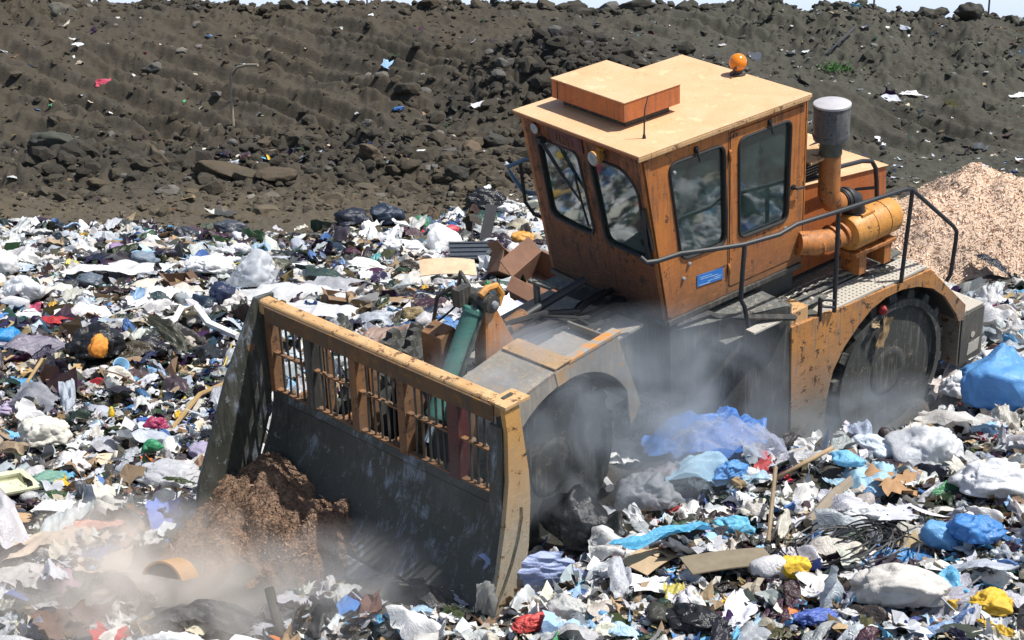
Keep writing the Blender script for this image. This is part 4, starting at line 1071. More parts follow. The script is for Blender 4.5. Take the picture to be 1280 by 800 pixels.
def carton(label, px, py, size, col, rz=.3, tilt=.1, az=0, asp=.7, hgt=.8, name='cardboard_box', lift=0.):
    m = MB(); a, b, h, t = 1, asp, hgt, .03
    m.box((-a, -b, 0), (a, b, t)); m.box((-a, -b, t), (-a + t, b, h)); m.box((a - t, -b, t), (a, b, h)); m.box((-a + t, -b, t), (a - t, -b + t, h)); m.box((-a + t, b - t, t), (a - t, b, h))
    for s in (-1, 1):
        m.add([(s * a, -b, h), (s * a, b, h), (s * (a + .45), b * .95, h + .25), (s * (a + .45), -b * .95, h + .25), (s * a, -b, h - t), (s * a, b, h - t), (s * (a + .45), b * .95, h + .25 - t), (s * (a + .45), -b * .95, h + .25 - t)], [(0, 1, 2, 3), (7, 6, 5, 4), (0, 3, 7, 4), (1, 5, 6, 2), (3, 2, 6, 7)])
        m.add([(-a, s * b, h), (a, s * b, h), (a * .92, s * (b + .35), h - .2), (-a * .92, s * (b + .35), h - .2), (-a, s * b, h - t), (a, s * b, h - t), (a * .92, s * (b + .35), h - .2 - t), (-a * .92, s * (b + .35), h - .2 - t)], [(0, 1, 2, 3), (7, 6, 5, 4), (0, 3, 7, 4), (1, 5, 6, 2), (3, 2, 6, 7)])
    return place(name, np.array(m.v), m.f, card_mat(col), label, 'box', px, py, size, rz, tilt, az, lift, False)

WHT, OFF, GRY, BLK, NAV = (.82, .82, .82), (.72, .69, .60), (.45, .47, .50), (.022, .022, .025), (.03, .04, .085)
KRF, DKB, SLT, LIL, BLU, CYN = (.42, .28, .16), (.13, .075, .045), (.13, .16, .20), (.42, .38, .52), (.06, .22, .60), (.16, .50, .72)
# --- left field, back rows
bag('white plastic sack standing at the left edge of the picture, highest there', 10, 346, 46, WHT, (.8, .7, 1.0), knot=True)
bag('bulging white sack just below the sack at the left edge', 30, 378, 58, (.78, .80, .83), (1, .8, .75), clear=.12)
bag('dark slate bag lying in front of the long white film sheet', 112, 362, 50, SLT, (1, .7, .55))
film('long smooth white film sheet stretched over the rubbish at the left', 150, 348, 110, WHT, 2.6, .16, -.12)
bag('blue grey bag with soft folds behind the long white sheet', 182, 340, 44, (.22, .27, .33), (1, .8, .8))
bag('pale purple netted bag near the back edge of the rubbish', 150, 322, 38, (.38, .26, .44), (1, .7, .5))
bag('navy blue glossy bag beside the clear sacks left of the blade', 280, 384, 48, NAV, (1, .8, .85), rough=.22)
bag('clear whitish sack leaning above the far corner of the blade', 318, 362, 66, (.70, .73, .77), (1, .7, .8), clear=.2, trans=.3)
bag('white crumpled sack in the middle of the pale drift at the left', 262, 345, 62, WHT, (1, .6, .5))
carton('small dark brown open box among white bags at the left', 220, 360, 32, DKB, .6, .35, .8)
bag('torn black sack split open over an orange filling', 118, 452, 76, BLK, (.95, .8, .85), rough=.25)
bag('orange stuffing bulging out of the torn black sack', 124, 466, 40, (.72, .26, .03), (.75, .75, 1.2), trans=0, rough=.6, name='orange_bag', lift=1.0)
m_ = MB(); m_.lathe([(-.6, .55), (-.58, .6), (.5, .72), (.52, .76), (.6, .76), (.6, .66), (-.5, .5), (-.5, .01)], (0, 0, 0), (.5, -.7, .5), 20)
place('plastic_tub', np.array(m_.v), m_.f, film_mat((.25, .48, .70), .1), 'small blue and white plastic tub under the orange filled sack', 'tub', 150, 474, 28, lift=.9)
bag('limp black bag between the orange filled sack and the blade', 196, 448, 44, BLK, (.9, .7, .7), rough=.25)
bag('small shiny black bag near the edge of the blade end plate', 256, 452, 34, BLK, (1, .8, .8), rough=.22)
stick('white foam pipe bent in an arc over the rubbish left of the blade', [(212, 420, .1), (228, 406, .28), (246, 406, .3), (262, 420, .2), (298, 430, .12)], .06, (.80, .79, .76), 'foam_pipe', 'pipe')
bag('bright blue crumpled bag cut by the left edge of the picture', 10, 438, 52, (.03, .26, .58), (.9, .7, .8))
film('grey purple sheet of film spread in the left of the rubbish', 50, 446, 92, (.25, .23, .29), 1.5, .35, .3)
bag('white puffy bag behind the grey purple film', 36, 410, 44, WHT, (1, .8, .6))
bag('big cream coloured sack lying at the left side', 58, 560, 82, OFF, (1, .75, .68), trans=.08, rough=.5)
bag('lilac sheet of packaging at the left edge beside the cream sack', 14, 518, 50, (.50, .42, .58), (.8, .8, .35))
stick('broken tan plank sticking out of the rubbish at the left edge', [(2, 452, .15), (36, 478, .12)], .10, (.42, .28, .13), 'plank', 'plank', True)
stick('thin forked twig below the broken tan plank', [(54, 468, .22), (34, 492, .14), (22, 512, .05)], .025, (.36, .25, .12), 'twig', 'twig')
stick('short upright piece of tan board left of the torn black sack', [(86, 488, .1), (100, 466, .12)], .07, (.45, .30, .14), 'board_offcut', 'board', True)
stick('long yellow brown branch lying towards the far end of the blade', [(212, 548, .08), (250, 512, .2), (286, 488, .12)], .032, (.33, .22, .09), 'branch', 'branch')
stick('tangle end of yellow packing strap beside the blade end plate', [(230, 506, .08), (252, 490, .12), (268, 496, .10), (290, 440, .12)], .018, (.58, .42, .08), 'strap', 'strap')
bag('small green and white striped packet left of the blade', 192, 572, 32, (.05, .30, .14), (1, .6, .6), lift=.4, name='packet', cat='packet')
bag('small crimson packet touching the green striped one', 196, 552, 32, (.40, .04, .12), (1, .6, .7), lift=1.0, name='packet', cat='packet')
bag('lilac crumpled bag close to the foot of the blade end plate', 252, 578, 48, LIL, (.8, .8, .7), clear=.1)
bag('crinkled clear white sack at the foot of the blade end plate', 216, 612, 92, (.72, .73, .76), (1, .8, .45), clear=.18, trans=.3)
sheet_('flat cream cardboard leaf lying left of the green packet', 126, 580, 62, (.62, .50, .36), .5, .3, .1, .15, card=True, name='cardboard_leaf', cat='cardboard')
bag('little yellow plastic bottle standing in the left rubbish', 140, 532, 18, (.72, .50, .03), (.6, .6, 1.2), lift=.9, name='bottle', cat='bottle', wr=.3)
bag('blue and red can lying right of the little yellow bottle', 180, 532, 24, (.05, .12, .38), (1, .45, .45), name='drink_can', cat='can', wr=.4)
bag('pale green see-through bag at the lower left', 62, 610, 56, (.30, .55, .44), (1, .7, .45), clear=.25, trans=.3)
m_ = MB(); m_.panel([(-1, -.7), (1, -.7), (1, .7), (-1, .7)], [[(-.72, -.45), (.72, -.45), (.72, .45), (-.72, .45)]], lambda u, v, w: (u, v, w), .25, .35); m_.box((-.75, -.48, 0), (.75, .48, .05))
for s in (-1, 1):
    m_.add([(-.74, s * .46, .05), (.74, s * .46, .05), (.78, s * .5, .3), (-.78, s * .5, .3)], [(0, 1, 2, 3)]); m_.add([(s * .74, -.46, .05), (s * .74, .46, .05), (s * .78, .5, .3), (s * .78, -.5, .3)], [(0, 1, 2, 3)])
place('food_tray', np.array(m_.v), m_.f, film_mat((.70, .70, .48), .1), 'pale yellow moulded tray at the lower left edge', 'tray', 12, 622, 64, .9, .35, 1.2, .25, False)
plate('white board panel lying flat at the lower left', 80, 645, 72, (.76, .74, .70), .42, .03, -.25, .12, 0, .15, 'wooden_board', 'board')
plate('tan cardboard square below the pale yellow tray', 26, 655, 48, KRF, .55, .03, .1, .15, 1)
sheet_('ragged brown cardboard scrap standing upright left of the sawdust', 158, 668, 42, (.24, .16, .10), 1, .5, .5, 1.1, .2, .6, 'torn_cardboard', 'cardboard', card=True)
sheet_('blue and white quilted cloth left of the falling sawdust', 206, 655, 46, (.16, .22, .52), 1, .6, .4, .9, .4, .4, 'cloth', 'cloth')
film('washed out red strip of film below the white board panel', 112, 668, 70, (.62, .28, .20), 4.5, .2, .25)
film('broad dusty beige sheet in the lower left corner', 60, 690, 120, (.58, .48, .38), 1.7, .25, .4, rough=.7)
film('pale grey folded sheet at the lower left below the beige sheet', 30, 735, 100, (.60, .57, .54), 1.8, .3, -.3, rough=.6)
sheet_('crumpled beige paper in the dust left of the curved board', 130, 715, 70, (.60, .50, .40), .8, .6, .2, .2)
# --- lower left, thrown up in front of the blade
m_ = MB()
arc_ = [(math.cos(a) * 1.0, math.sin(a) * .9) for a in np.linspace(math.radians(20), math.radians(165), 16)]
m_.prism(arc_ + [(x * .90, y * .90) for x, y in arc_[::-1]], lambda u, v, w: (u, w, v), -.55, .55)
m_.prism([(x * .89, y * .89) for x, y in arc_], lambda u, v, w: (u, w, v), -.32, -.26, 1)  # dark panel filling the shell, paints the shade of its hollow
c_ = place('curved_board', np.array(m_.v), m_.f, [card_mat((.40, .25, .13)), card_mat((.10, .065, .04))], 'curved tan cardboard shell with a dark panel for its shaded hollow, lying in front of the sawdust', 'cardboard', 214, 756, 64, -.45, .2, 2.6, .8, False)
c_.data.polygons.foreach_set('material_index', np.array(m_.m, np.int32))
film('large black crumpled sheet in the dust at the bottom left', 258, 790, 120, (.035, .035, .038), 2.6, .3, -.1, rough=.45, trans=0, lift=.12)
stick('dark pipe stub poking up at the bottom of the picture', [(352, 800, .02), (338, 778, .32)], .045, (.06, .055, .04), 'pipe_stub', 'pipe')
sheet_('yellow edged white paper on the black sheet at the bottom left', 258, 792, 66, (.70, .64, .48), .6, .8, .5, .3, 1, .4)
sheet_('dark brown ragged card in the bottom left corner', 78, 796, 70, (.14, .09, .07), .7, .7, .4, .5, .5, .4, 'torn_cardboard', 'cardboard', card=True)
# --- upper middle, behind the blade
bag('round white tied sack behind the machine, biggest in the upper middle', 556, 318, 56, WHT, (1, .85, .8), wr=.5, knot=False)
bag('low white crumpled bag left of the round white sack', 505, 322, 66, WHT, (1, .6, .45))
bag('white bag spread in front of the low white crumpled one', 460, 345, 58, (.80, .80, .76), (1, .7, .4))
bag('red and white striped packet beside the round white sack', 566, 296, 28, (.58, .07, .10), (1, .6, .65), name='packet', cat='packet', wr=.5)
bag('shiny black sack on the back edge of the rubbish, left of two', 442, 284, 48, (.025, .03, .045), (1, .6, .6), rough=.2)
bag('blue black sack on the back edge of the rubbish, right of two', 486, 282, 46, (.03, .045, .075), (1, .7, .75), rough=.2)
bag('long black sack pile close behind the machine cab', 606, 268, 66, BLK, (1, .7, .6), rough=.22)
bag('white scrap of bag beside the black pile behind the cab', 636, 268, 30, WHT, (1, .7, .6))
plate('dark upright board stuck in the rubbish behind the machine', 610, 302, 50, (.05, .05, .052), .28, .10, 1.45, 1.3, .1, .8, 'upright_board', 'board', 0)
plate('black ribbed plastic panel tilted beside the brown cartons', 592, 330, 60, (.05, .06, .075), .7, .05, .1, .35, .1, .5, 'ribbed_panel', 'panel', 0, plain('black_ribbed_plastic', (.045, .055, .07), .5), 4)
carton('big brown carton flattened open behind the hydraulic cylinder', 690, 380, 92, (.17, .085, .05), -.5, .5, .4, .8, .8)
carton('tall brown carton leaning beside the black ribbed panel', 636, 350, 50, (.22, .12, .07), .5, .5, 2.6, .6, 1.2)
plate('pale lilac box lid lying against the brown carton', 664, 392, 50, (.40, .40, .50), .6, .06, .7, .45, .5, .3, 'box_lid', 'lid', 0)
sheet_('white sheet of paper between the orange tower and the brown carton', 626, 414, 52, WHT, .8, .25, .6, .5, .3, 1.0)
plate('tan carton flap with blue and red stripes behind the teal cylinder', 560, 372, 70, (.56, .40, .26), .45, .03, .15, .5, .2, 1.0)
film('big flat white sheet just above the blade top rail', 420, 404, 130, WHT, 1.9, .14, -.25)
film('thin whitish film over the rubbish left of the big flat white sheet', 352, 378, 110, (.76, .78, .80), 1.6, .25, .2, clear=.12)
bag('small olive brown pouch in the white rubbish behind the blade', 516, 402, 40, (.28, .21, .10), (1, .7, .6), name='pouch', cat='pouch')
bag('orange and yellow bag by the far handrail of the machine', 654, 306, 36, (.66, .33, .06), (1, .8, .6))
bag('small green bag near the black sacks at the back', 527, 290, 26, (.10, .26, .15), (1, .7, .8), lift=.5)
film('brown patterned wrapping in the rubbish above the blade', 490, 425, 70, (.36, .25, .20), 1.4, .35, .3)
carton('little brown open carton standing above the blade top rail', 418, 386, 28, (.20, .12, .07), .3, .3, 1, .7, 1.3)
# --- right foreground
bag('big smooth blue sack at the right edge of the picture', 1250, 520, 150, (.15, .40, .78), (1, .8, .72), wr=.45, trans=.25, rough=.3, knot=True)
bag('white sack squeezed between the rear wheel and the big blue sack', 1194, 500, 56, (.80, .81, .84), (.9, .7, .85))
bag('white crumpled sack behind the big blue sack', 1240, 470, 66, (.80, .80, .82), (1, .7, .6))
bag('big greyish white balloon of film in front of the rear wheel', 1168, 580, 92, (.70, .72, .75), (1, .8, .72), clear=.12, wr=.8)
bag('long bluish white roll of film lying right of the rear wheel foot', 1106, 580, 78, (.68, .76, .84), (1, .55, .5), rz=-.5)
film('sky blue crumpled film at the foot of the rear wheel', 1080, 612, 90, (.42, .66, .82), 1.3, .45, .3, trans=.3)
bag('sky blue knot of film touching the rear wheel bottom', 1058, 600, 46, (.22, .55, .80), (1, .7, .6), lift=.7)
film('ultramarine plastic sheet peaked beside the machine body', 888, 574, 165, (.06, .24, .70), 2.0, .42, .35, trans=.3, lift=.25)
film('clear lilac grey film arched over the ultramarine sheet', 905, 585, 150, (.48, .52, .66), 2.2, .36, .15, clear=.66, lift=.3)
film('light blue film in front of the arched clear film', 890, 612, 110, (.40, .62, .78), 2.0, .4, .2, clear=.15, lift=.3)
bag('mid blue bag end below the arched clear film', 916, 604, 62, (.10, .30, .66), (1, .6, .6), rz=.6)
sheet_('red torn scrap right of the blue sheets', 956, 592, 34, (.42, .045, .045), .6, .4, 1.2, 1.0, .3, .5, 'red_scrap', 'scrap')
sheet_('white crumpled paper with a raised corner by the front wheel', 772, 580, 62, WHT, .8, .9, .2, .7, .3, .5)
film('thin pale film wing beside the white crumpled paper', 818, 562, 56, (.60, .60, .66), 2, .3, .1, clear=.2, lift=.4)
stick('white torn strip of fabric arched before the front wheel', [(676, 600, .05), (698, 588, .30), (722, 594, .30), (762, 622, .10)], .05, WHT, 'fabric_strip', 'strip')
bag('glossy black sack with ribbed shine beside the blade end', 722, 684, 94, (.02, .022, .024), (1, .9, .95), rough=.18, wr=.7, knot=True)
bag('cloudy clear bag right of the glossy black sack', 806, 642, 92, (.48, .50, .53), (1, .8, .8), clear=.30, trans=.3)
film('clear pinkish film folded over the cloudy clear bag', 842, 615, 80, (.62, .56, .58), 1.5, .5, .9, clear=.35, lift=.5)
_sd[0] += 1
V_, F_ = film_shape(_sd[0], 40, 2.6, .22)
place('plastic_sheet', V_, F_, film_mat((.42, .50, .78), .25, .3), 'tall periwinkle film strip standing against the near blade end', 'sheet', 664, 752, 108, .2, 1.35, .1, .75)
bag('pale grey milk bottle shape between film strip and black sack', 690, 720, 38, (.60, .60, .62), (.6, .6, 1.1), lift=.5, clear=.2, name='bottle', cat='bottle')
bag('red and white crisp packet at the bottom beside the blade end', 664, 794, 62, (.62, .08, .07), (1, .5, .5), name='packet', cat='packet')
bag('clear dented cup shape right of the red and white packet', 712, 778, 62, (.62, .62, .60), (1, .6, .7), clear=.2, rz=-.6, name='plastic_cup', cat='cup')
film('long cyan strip of film running across the right rubbish', 832, 704, 130, (.10, .42, .66), 7.0, .18, .52, lift=.5)
bag('cyan rag crumpled near the end of the cyan strip', 918, 674, 62, CYN, (1, .5, .6), trans=.1, rough=.6, name='rag', cat='rag')
plate('grey brown board lying flat left of the yellow bundle', 910, 722, 112, (.20, .165, .11), .42, .03, .25, .1, 0, .3, 'wooden_board', 'board', .04)
plate('tan card with a white patch under the long cyan strip', 812, 712, 62, (.44, .32, .20), .7, .03, .8, .2, 0, .3)
sheet_('white torn paper below the cyan strip', 820, 744, 66, WHT, .7, .35, .1, .2, .5, .3)
sheet_('folded grey newspaper above the grey brown board', 868, 702, 80, (.44, .45, .48), .55, .8, .1, .25, 1, .4, 'newspaper', 'newspaper')
bag('yellow rag bundle near the bottom right, left of two', 990, 726, 58, (.74, .46, .03), (1, .7, .75), trans=.05, rough=.6, name='rag_bundle', cat='rag')
bag('yellow rag spread at the bottom right corner', 1238, 770, 70, (.72, .45, .04), (1, .7, .55), trans=.05, rough=.6, name='rag_bundle', cat='rag')
film('yellow streamer hanging below the yellow rag at the corner', 1244, 792, 50, (.70, .46, .05), 2.5, .3, -.9)
bag('round light blue bag at the right, half of a blue pair', 1176, 690, 66, (.18, .44, .76), (1, .85, .8), wr=.5, trans=.25)
bag('crumpled royal blue bag right of the round light blue one', 1220, 682, 74, (.08, .28, .66), (1, .7, .75), trans=.25)
film('blue tail of film below the round light blue bag', 1140, 706, 70, (.10, .32, .66), 2.0, .25, .2)
bag('large white crumpled sack at the right edge below the big blue one', 1244, 628, 120, (.76, .77, .80), (1, .7, .6))
bag('white scuffed bag in the middle of the right foreground', 1076, 660, 62, (.82, .83, .84), (1, .7, .6))
bag('wide dusty white sack at the bottom right', 1122, 765, 150, (.62, .59, .55), (1, .6, .5), rough=.6)
sheet_('grey crumpled paper left of the wide dusty sack', 1042, 740, 90, (.56, .55, .54), .8, .8, .4, .2)
bag('black shiny bag at the bottom right of the blade', 870, 795, 92, BLK, (1, .7, .5), rough=.2)
sheet_('white pointed paper right of the black shiny bag', 922, 780, 66, (.72, .73, .80), .6, .7, .9, .4, .5, .4)
bag('blue and magenta wrapper at the bottom centre right', 1022, 786, 66, (.10, .16, .48), (1, .55, .45), rz=.4, name='wrapper', cat='wrapper')
sheet_('crushed brown carton in the middle of the right rubbish', 1124, 618, 76, (.34, .20, .10), .8, .9, .2, .3, .5, .3, 'crushed_carton', 'cardboard', card=True)
stick('grey weathered timber lying across the right foreground', [(1010, 668, .1), (1040, 640, .16), (1066, 612, .1)], .055, (.24, .20, .15), 'timber', 'timber')
stick('thin brown stick standing upright in the right rubbish', [(960, 684, .05), (966, 640, .25), (968, 624, .32)], .02, (.24, .18, .11), 'stick', 'stick')
stick('tan stick pointing at the rear wheel', [(966, 612, .1), (1040, 584, .2)], .022, (.36, .25, .14), 'stick', 'stick')
sheet_('white corrugated paper fan in the right rubbish', 1000, 632, 52, (.76, .75, .72), .7, .9, .3, .3)
sheet_('pale lilac grey card left of the brown carton', 1118, 666, 50, (.48, .49, .54), .6, .3, .1, .4, lift=.9, card=True, name='cardboard_leaf', cat='cardboard')
for (px, py, s_, c_, lb) in ((300, 318, 30, (.75, .76, .78), 'small white bag on the back edge of the rubbish at the left'), (232, 300, 40, (.05, .055, .07), 'flat dark bag on the back edge, left of the blade'), (286, 294, 46, (.07, .08, .10), 'blackish sack heap where the tracks meet the rubbish')):
    bag(lb, px, py, s_, c_, (1, .7, .55), rough=.25)
# tangle of black wire
P0, k0 = at(1054, 700); m_ = MB(); r_ = np.random.default_rng(77)
for i in range(26):
    a = r_.uniform(0, 6.3); rad = r_.uniform(.18, .42); c0 = r_.normal(0, .08, 2); t = np.linspace(0, r_.uniform(2.5, 5), 14)
    m_.tube([(c0[0] + rad * 1.3 * math.cos(a + q), c0[1] + rad * .8 * math.sin(a + q), .12 + .10 * math.sin(q * 1.7 + a) + i * .004) for q in t], .008, 4)
o = m_.build('wire_tangle', [M_rubber]); o.location = P0; tag(o, 'tangle of black wire in the right foreground', 'wire')
# scraps caught on the rear wheel
m_ = MB(); V_, F_ = sheet_shape(951, 8, .5, .35, .1)
def stuck(name, V, F, mat, label, cat, p, s, R):
    o = obj(name, (V * s) @ np.array(R).T @ RW.T, np.asarray(F), mat, smooth=False); o.location = v2w(p); return tag(o, label, cat)
stuck('cardboard_scrap', V_, F_, card_mat((.40, .26, .13)), 'tan cardboard scrap stuck to the face of the rear wheel', 'cardboard', (-3.36, 1.285, -2.98), .20, [[.3, -.9, 0], [0, 0, 1], [-.95, -.3, 0]])
stuck('cardboard_scrap', V_ * [.6, 1, 1], F_, card_mat((.46, .33, .18)), 'smaller pale scrap above the tan scrap on the rear wheel', 'cardboard', (-3.20, 1.29, -2.82), .12, [[.9, .3, 0], [0, 0, 1], [.3, -.9, 0]])
V_, F_ = bag_shape(955, 3, .6)
stuck('red_scrap', V_, F_, film_mat((.36, .03, .03), 0, .6), 'dark red tuft of cloth caught on the rear wheel', 'scrap', (-3.32, 1.28, -2.73), .06, np.eye(3))

# ------------------------------------------------------------------ heaps
def flakes(V0, n, size, cols, name, mat, F0, label, cat, seed, el=3.5):
    """one heap: its body and the shavings lying on it in a single mesh"""
    r = np.random.default_rng(seed); T = V0[F0]; A = np.linalg.norm(np.cross(T[:, 1] - T[:, 0], T[:, 2] - T[:, 0]), axis=1); ids = r.choice(len(T), n, p=A / A.sum())
    b = r.dirichlet([1, 1, 1], n); P = (T[ids] * b[:, :, None]).sum(1); nm = np.cross(T[ids, 1] - T[ids, 0], T[ids, 2] - T[ids, 0]); nm /= np.linalg.norm(nm, axis=1)[:, None] + 1e-9
    q = np.array([(-1, -.3, 0), (0, -.34, .35), (1, -.2, 0), (1, .3, .1), (0, .26, .4), (-1, .3, .05)]); f = np.array([(0, 1, 4), (0, 4, 5), (1, 2, 3), (1, 3, 4)])
    R = rotm(r.uniform(0, 6.3, n), np.abs(r.normal(0, .6, n)), r.uniform(0, 6.3, n)); s = np.exp(r.normal(math.log(size), .45, n))
    W = np.einsum('kij,kvj->kvi', R, q[None] * s[:, None, None] * np.array([1, 1 / el * 2.2, 1])) + (P + nm * s[:, None] * .3)[:, None, :]
    V = np.concatenate([V0, W.reshape(-1, 3)]); F = np.concatenate([F0, (f[None] + (np.arange(n) * 6)[:, None, None] + len(V0)).reshape(-1, 3)])
    cols = np.array(cols); cc = cols[r.integers(0, len(cols), n)] * r.uniform(.75, 1.15, (n, 1)) * (1 - .38 * sstep(-.1, .5, fbm(P[:, 0] * 1.6, P[:, 1] * 1.6, P[:, 2] * 2.5, o=3, s=seed)))[:, None]
    col = np.concatenate([np.tile(cols.mean(0), (len(V0), 1)) * .75, np.repeat(cc, 6, 0)]); col = np.concatenate([col, np.ones((len(col), 1))], 1)
    o = obj(name, V, F, mat, smooth=False, col=col); return tag(o, label, cat)
M_wood = litter_mat('wood_shavings', .9, .05, .3, .15, .2)
# shavings tipped behind the machine at the right
cx, cy = ray_z(1212, 330, .55)[:2]
u, v = np.meshgrid(np.linspace(-1, 1, 90), np.linspace(-1, 1, 90), indexing='ij')
hx, hy = cx + u * 3.6, cy + .9 + v * 3.0
p_ = 1.6 * np.clip(1 - np.hypot((u - .02) / .62, (v + .05) / .75), 0, 1) ** .9 + .85 * np.clip(1 - np.hypot((u + .45) / .5, (v + .35) / .6), 0, 1) + .75 * np.clip(1 - np.hypot((u - .35) / .65, (v + .35) / .65), 0, 1)
hz = ground(hx, hy) - .12 + p_ + .10 * fbm(hx * 1.6, hy * 1.6, o=3, s=140) * (p_ > .05) + .05 * fbm(hx * 6, hy * 6, o=2, s=141)
V0 = np.stack([hx, hy, hz], -1).reshape(-1, 3); I = np.arange(8100).reshape(90, 90)
F0 = tri(np.stack([I[:-1, :-1], I[1:, :-1], I[1:, 1:], I[:-1, 1:]], -1).reshape(-1, 4)); keep = (p_.reshape(-1)[F0] > .02).any(1)
flakes(V0, 60000, .018, [(.76, .56, .41), (.80, .63, .50), (.70, .48, .33), (.80, .67, .54), (.64, .43, .28)], 'shavings_heap', M_wood, F0[keep], 'tall heap of pale orange wood shavings behind the machine at the right', 'wood shavings', 41)
for (px, py, s_, c_, lb) in ((1148, 276, 22, WHT, 'white scrap high on the wood shavings heap'), (1164, 300, 22, (.7, .72, .78), 'second white scrap on the wood shavings heap, right of the handrail post'), (1242, 305, 20, (.8, .8, .8), 'small white scrap at the right flank of the shavings heap'), (1170, 356, 40, (.72, .74, .80), 'white bag at the foot of the shavings heap behind the fender')): pass
# brown sawdust pouring off in front of the blade
def fw(p): return RW @ fv(np.array([p]))[0] + TW
def bzone(a, b): return np.array([fw((3.05 + .75 * a, -1.55 + 2.0 * b, -3.25))])
u, v = np.meshgrid(np.linspace(0, 1, 80), np.linspace(0, 1, 90), indexing='ij')   # u away from the blade, v along it from its far end
fy = YR + .06 + 2.0 * v
toe = np.interp(fy, [-1.75, -1.3, -.6, -.1, .3], [4.55, 4.65, 4.35, 3.85, 3.5]); top = np.interp(fy, [-1.75, -1.5, -1.2, -.95, -.78, -.62, -.45, -.3, .0, .3], [-2.90, -2.76, -2.74, -2.86, -2.98, -2.86, -2.86, -3.05, -3.32, -3.6])
fx = 3.05 + (toe + .25 - 3.05) * u
q_ = np.clip((u - .26) / .74, 0, 1)
fz = top + .05 * fbm(v * 16, u * 4, o=3, s=150) + (-3.6 - top) * (.45 * q_ + .55 * q_ ** 1.6) + .09 * fbm(fx * 2.5, fy * 2.5, o=3, s=151) * np.sin(u * PI) + .05 * fbm(fx * 9, fy * 9, o=2, s=152)
B = np.stack([fx, fy, fz], -1).reshape(-1, 3); V0 = fv(B) @ RW.T + TW
I = np.arange(7200).reshape(80, 90); F0 = tri(np.stack([I[:-1, :-1], I[1:, :-1], I[1:, 1:], I[:-1, 1:]], -1).reshape(-1, 4))
M_saw = litter_mat('brown_sawdust', .95, 0, .3, .3, .2)
flakes(V0, 60000, .010, [(.30, .19, .125), (.36, .235, .16), (.22, .135, .088), (.44, .31, .21), (.19, .115, .075)], 'sawdust_heap', M_saw, F0, 'loose heap of brown sawdust and bark being pushed by the blade', 'sawdust', 43, 5)

# ------------------------------------------------------------------ on the earth bank
def rock(label, px, py, size, col, seed, sc=(1, 1, 1), rz=0.):
    V, F = rock_shape(seed, 4, 1.2); P, k = at(px, py); half = size * .5 * k / FPX; R = rotm(rz, .25, rz * 3)[0]
    o = obj('boulder', (V * np.array(sc) * half) @ R.T, F, M_earth, smooth=True, col=np.tile([*col, 1], (len(V), 1))); o.location = P + [0, 0, half * .18]; return tag(o, label, 'boulder', 'boulders of dug earth')
BR, DK = (.088, .064, .038), (.04, .04, .034)
for a in ((('dark grey green slab of rock at the left in front of the bank'), 78, 186, 76, (.06, .068, .055), 701, (1, .8, .75), .2), ('flat topped brown boulder left of centre before the bank', 278, 222, 74, BR, 702, (1.1, .8, .6), .4), ('flat brown boulder right of the flat topped one', 350, 226, 56, BR, 703, (1.1, .8, .6), .1), ('dark round clod standing alone on the trodden strip', 570, 220, 36, DK, 704, (1, .9, 1.1), .5), ('wide pale brown boulder in the middle of the dug berm', 464, 198, 56, (.12, .082, .048), 705, (1, .8, .7), .9), ('light tan boulder below the dark tip of soil', 592, 190, 46, (.15, .10, .06), 706, (1, .8, .8), 1.4), ('brown boulder standing upright at the left of the berm', 196, 200, 46, BR, 707, (1, .8, 1.0), 2.), ('small brown boulder above the pair of flat boulders', 332, 182, 34, BR, 708, (1, .8, .8), .3), ('dark boulder at the foot of the dark tip of soil', 622, 182, 50, DK, 709, (1, .9, 1.0), .8), ('grey boulder halfway up the left bank', 190, 88, 30, (.13, .13, .12), 710, (1, .8, .9), 0), ('big grey rock on the skyline at the left', 78, 18, 36, (.14, .13, .11), 711, (1, .8, 1.1), .4), ('dark lump of earth on the skyline at the right', 1213, 22, 56, (.05, .05, .042), 712, (1.2, .8, .8), 1.), ('dark earth lump on the skyline above the cab', 795, 10, 40, (.05, .045, .036), 713, (1.2, .8, .8), 0), ('small brown boulder left of the upright brown one', 122, 232, 30, BR, 714, (1, .8, .7), .7)): rock(*a)
stick('thin pale hose standing up and bent over before the bank', [(292, 158, 0), (290, 158, 1.0), (291, 158, 1.55), (299, 158, 1.75), (312, 158, 1.82), (325, 158, 1.80)], .045, (.30, .25, .18), 'hose', 'hose')
sheet_('small red scrap low on the left bank', 129, 108, 18, (.50, .05, .10), .6, .5, .2, 1.0, .2, .4, 'red_scrap', 'scrap')
film('white scrap of film left of the cab roof on the dark soil', 606, 136, 34, WHT, 1.6, .3)
bag('dark blue scrap on the dark tip of soil', 498, 140, 16, (.05, .15, .40), (1, .7, .5))
sheet_('triangular white scrap on the plain right of the cab', 1136, 120, 28, WHT, .8, .4)
sheet_('white scrap at the right edge on the far plain', 1274, 122, 28, WHT, .4, .4)
stick('dark rod leaning out of the plain above the beacon', [(1032, 72, 0.1), (1068, 52, .5)], .035, (.04, .045, .06), 'rod', 'rod')
P0, k0 = at(1044, 92); r_ = np.random.default_rng(5); V_ = []; F_ = []
for i in range(120):
    p = r_.normal(0, [.28, .2, .12]); p[2] = abs(p[2]) + .05; d = r_.normal(0, 1, 3); d[2] = abs(d[2]) + .3; d /= np.linalg.norm(d); s = np.cross(d, [0, 0, 1.]); s /= np.linalg.norm(s); L = r_.uniform(.1, .22)
    o_ = len(V_); V_ += [p - s * .025, p + d * L * .5 - s * .045, p + d * L, p + d * L * .5 + s * .045]; F_.append((o_, o_ + 1, o_ + 2, o_ + 3))
o = obj('shrub', V_, F_, film_mat((.06, .16, .035), .2, .6)); o.location = P0; tag(o, 'small green tuft of weeds on the plain behind the cab', 'plant')
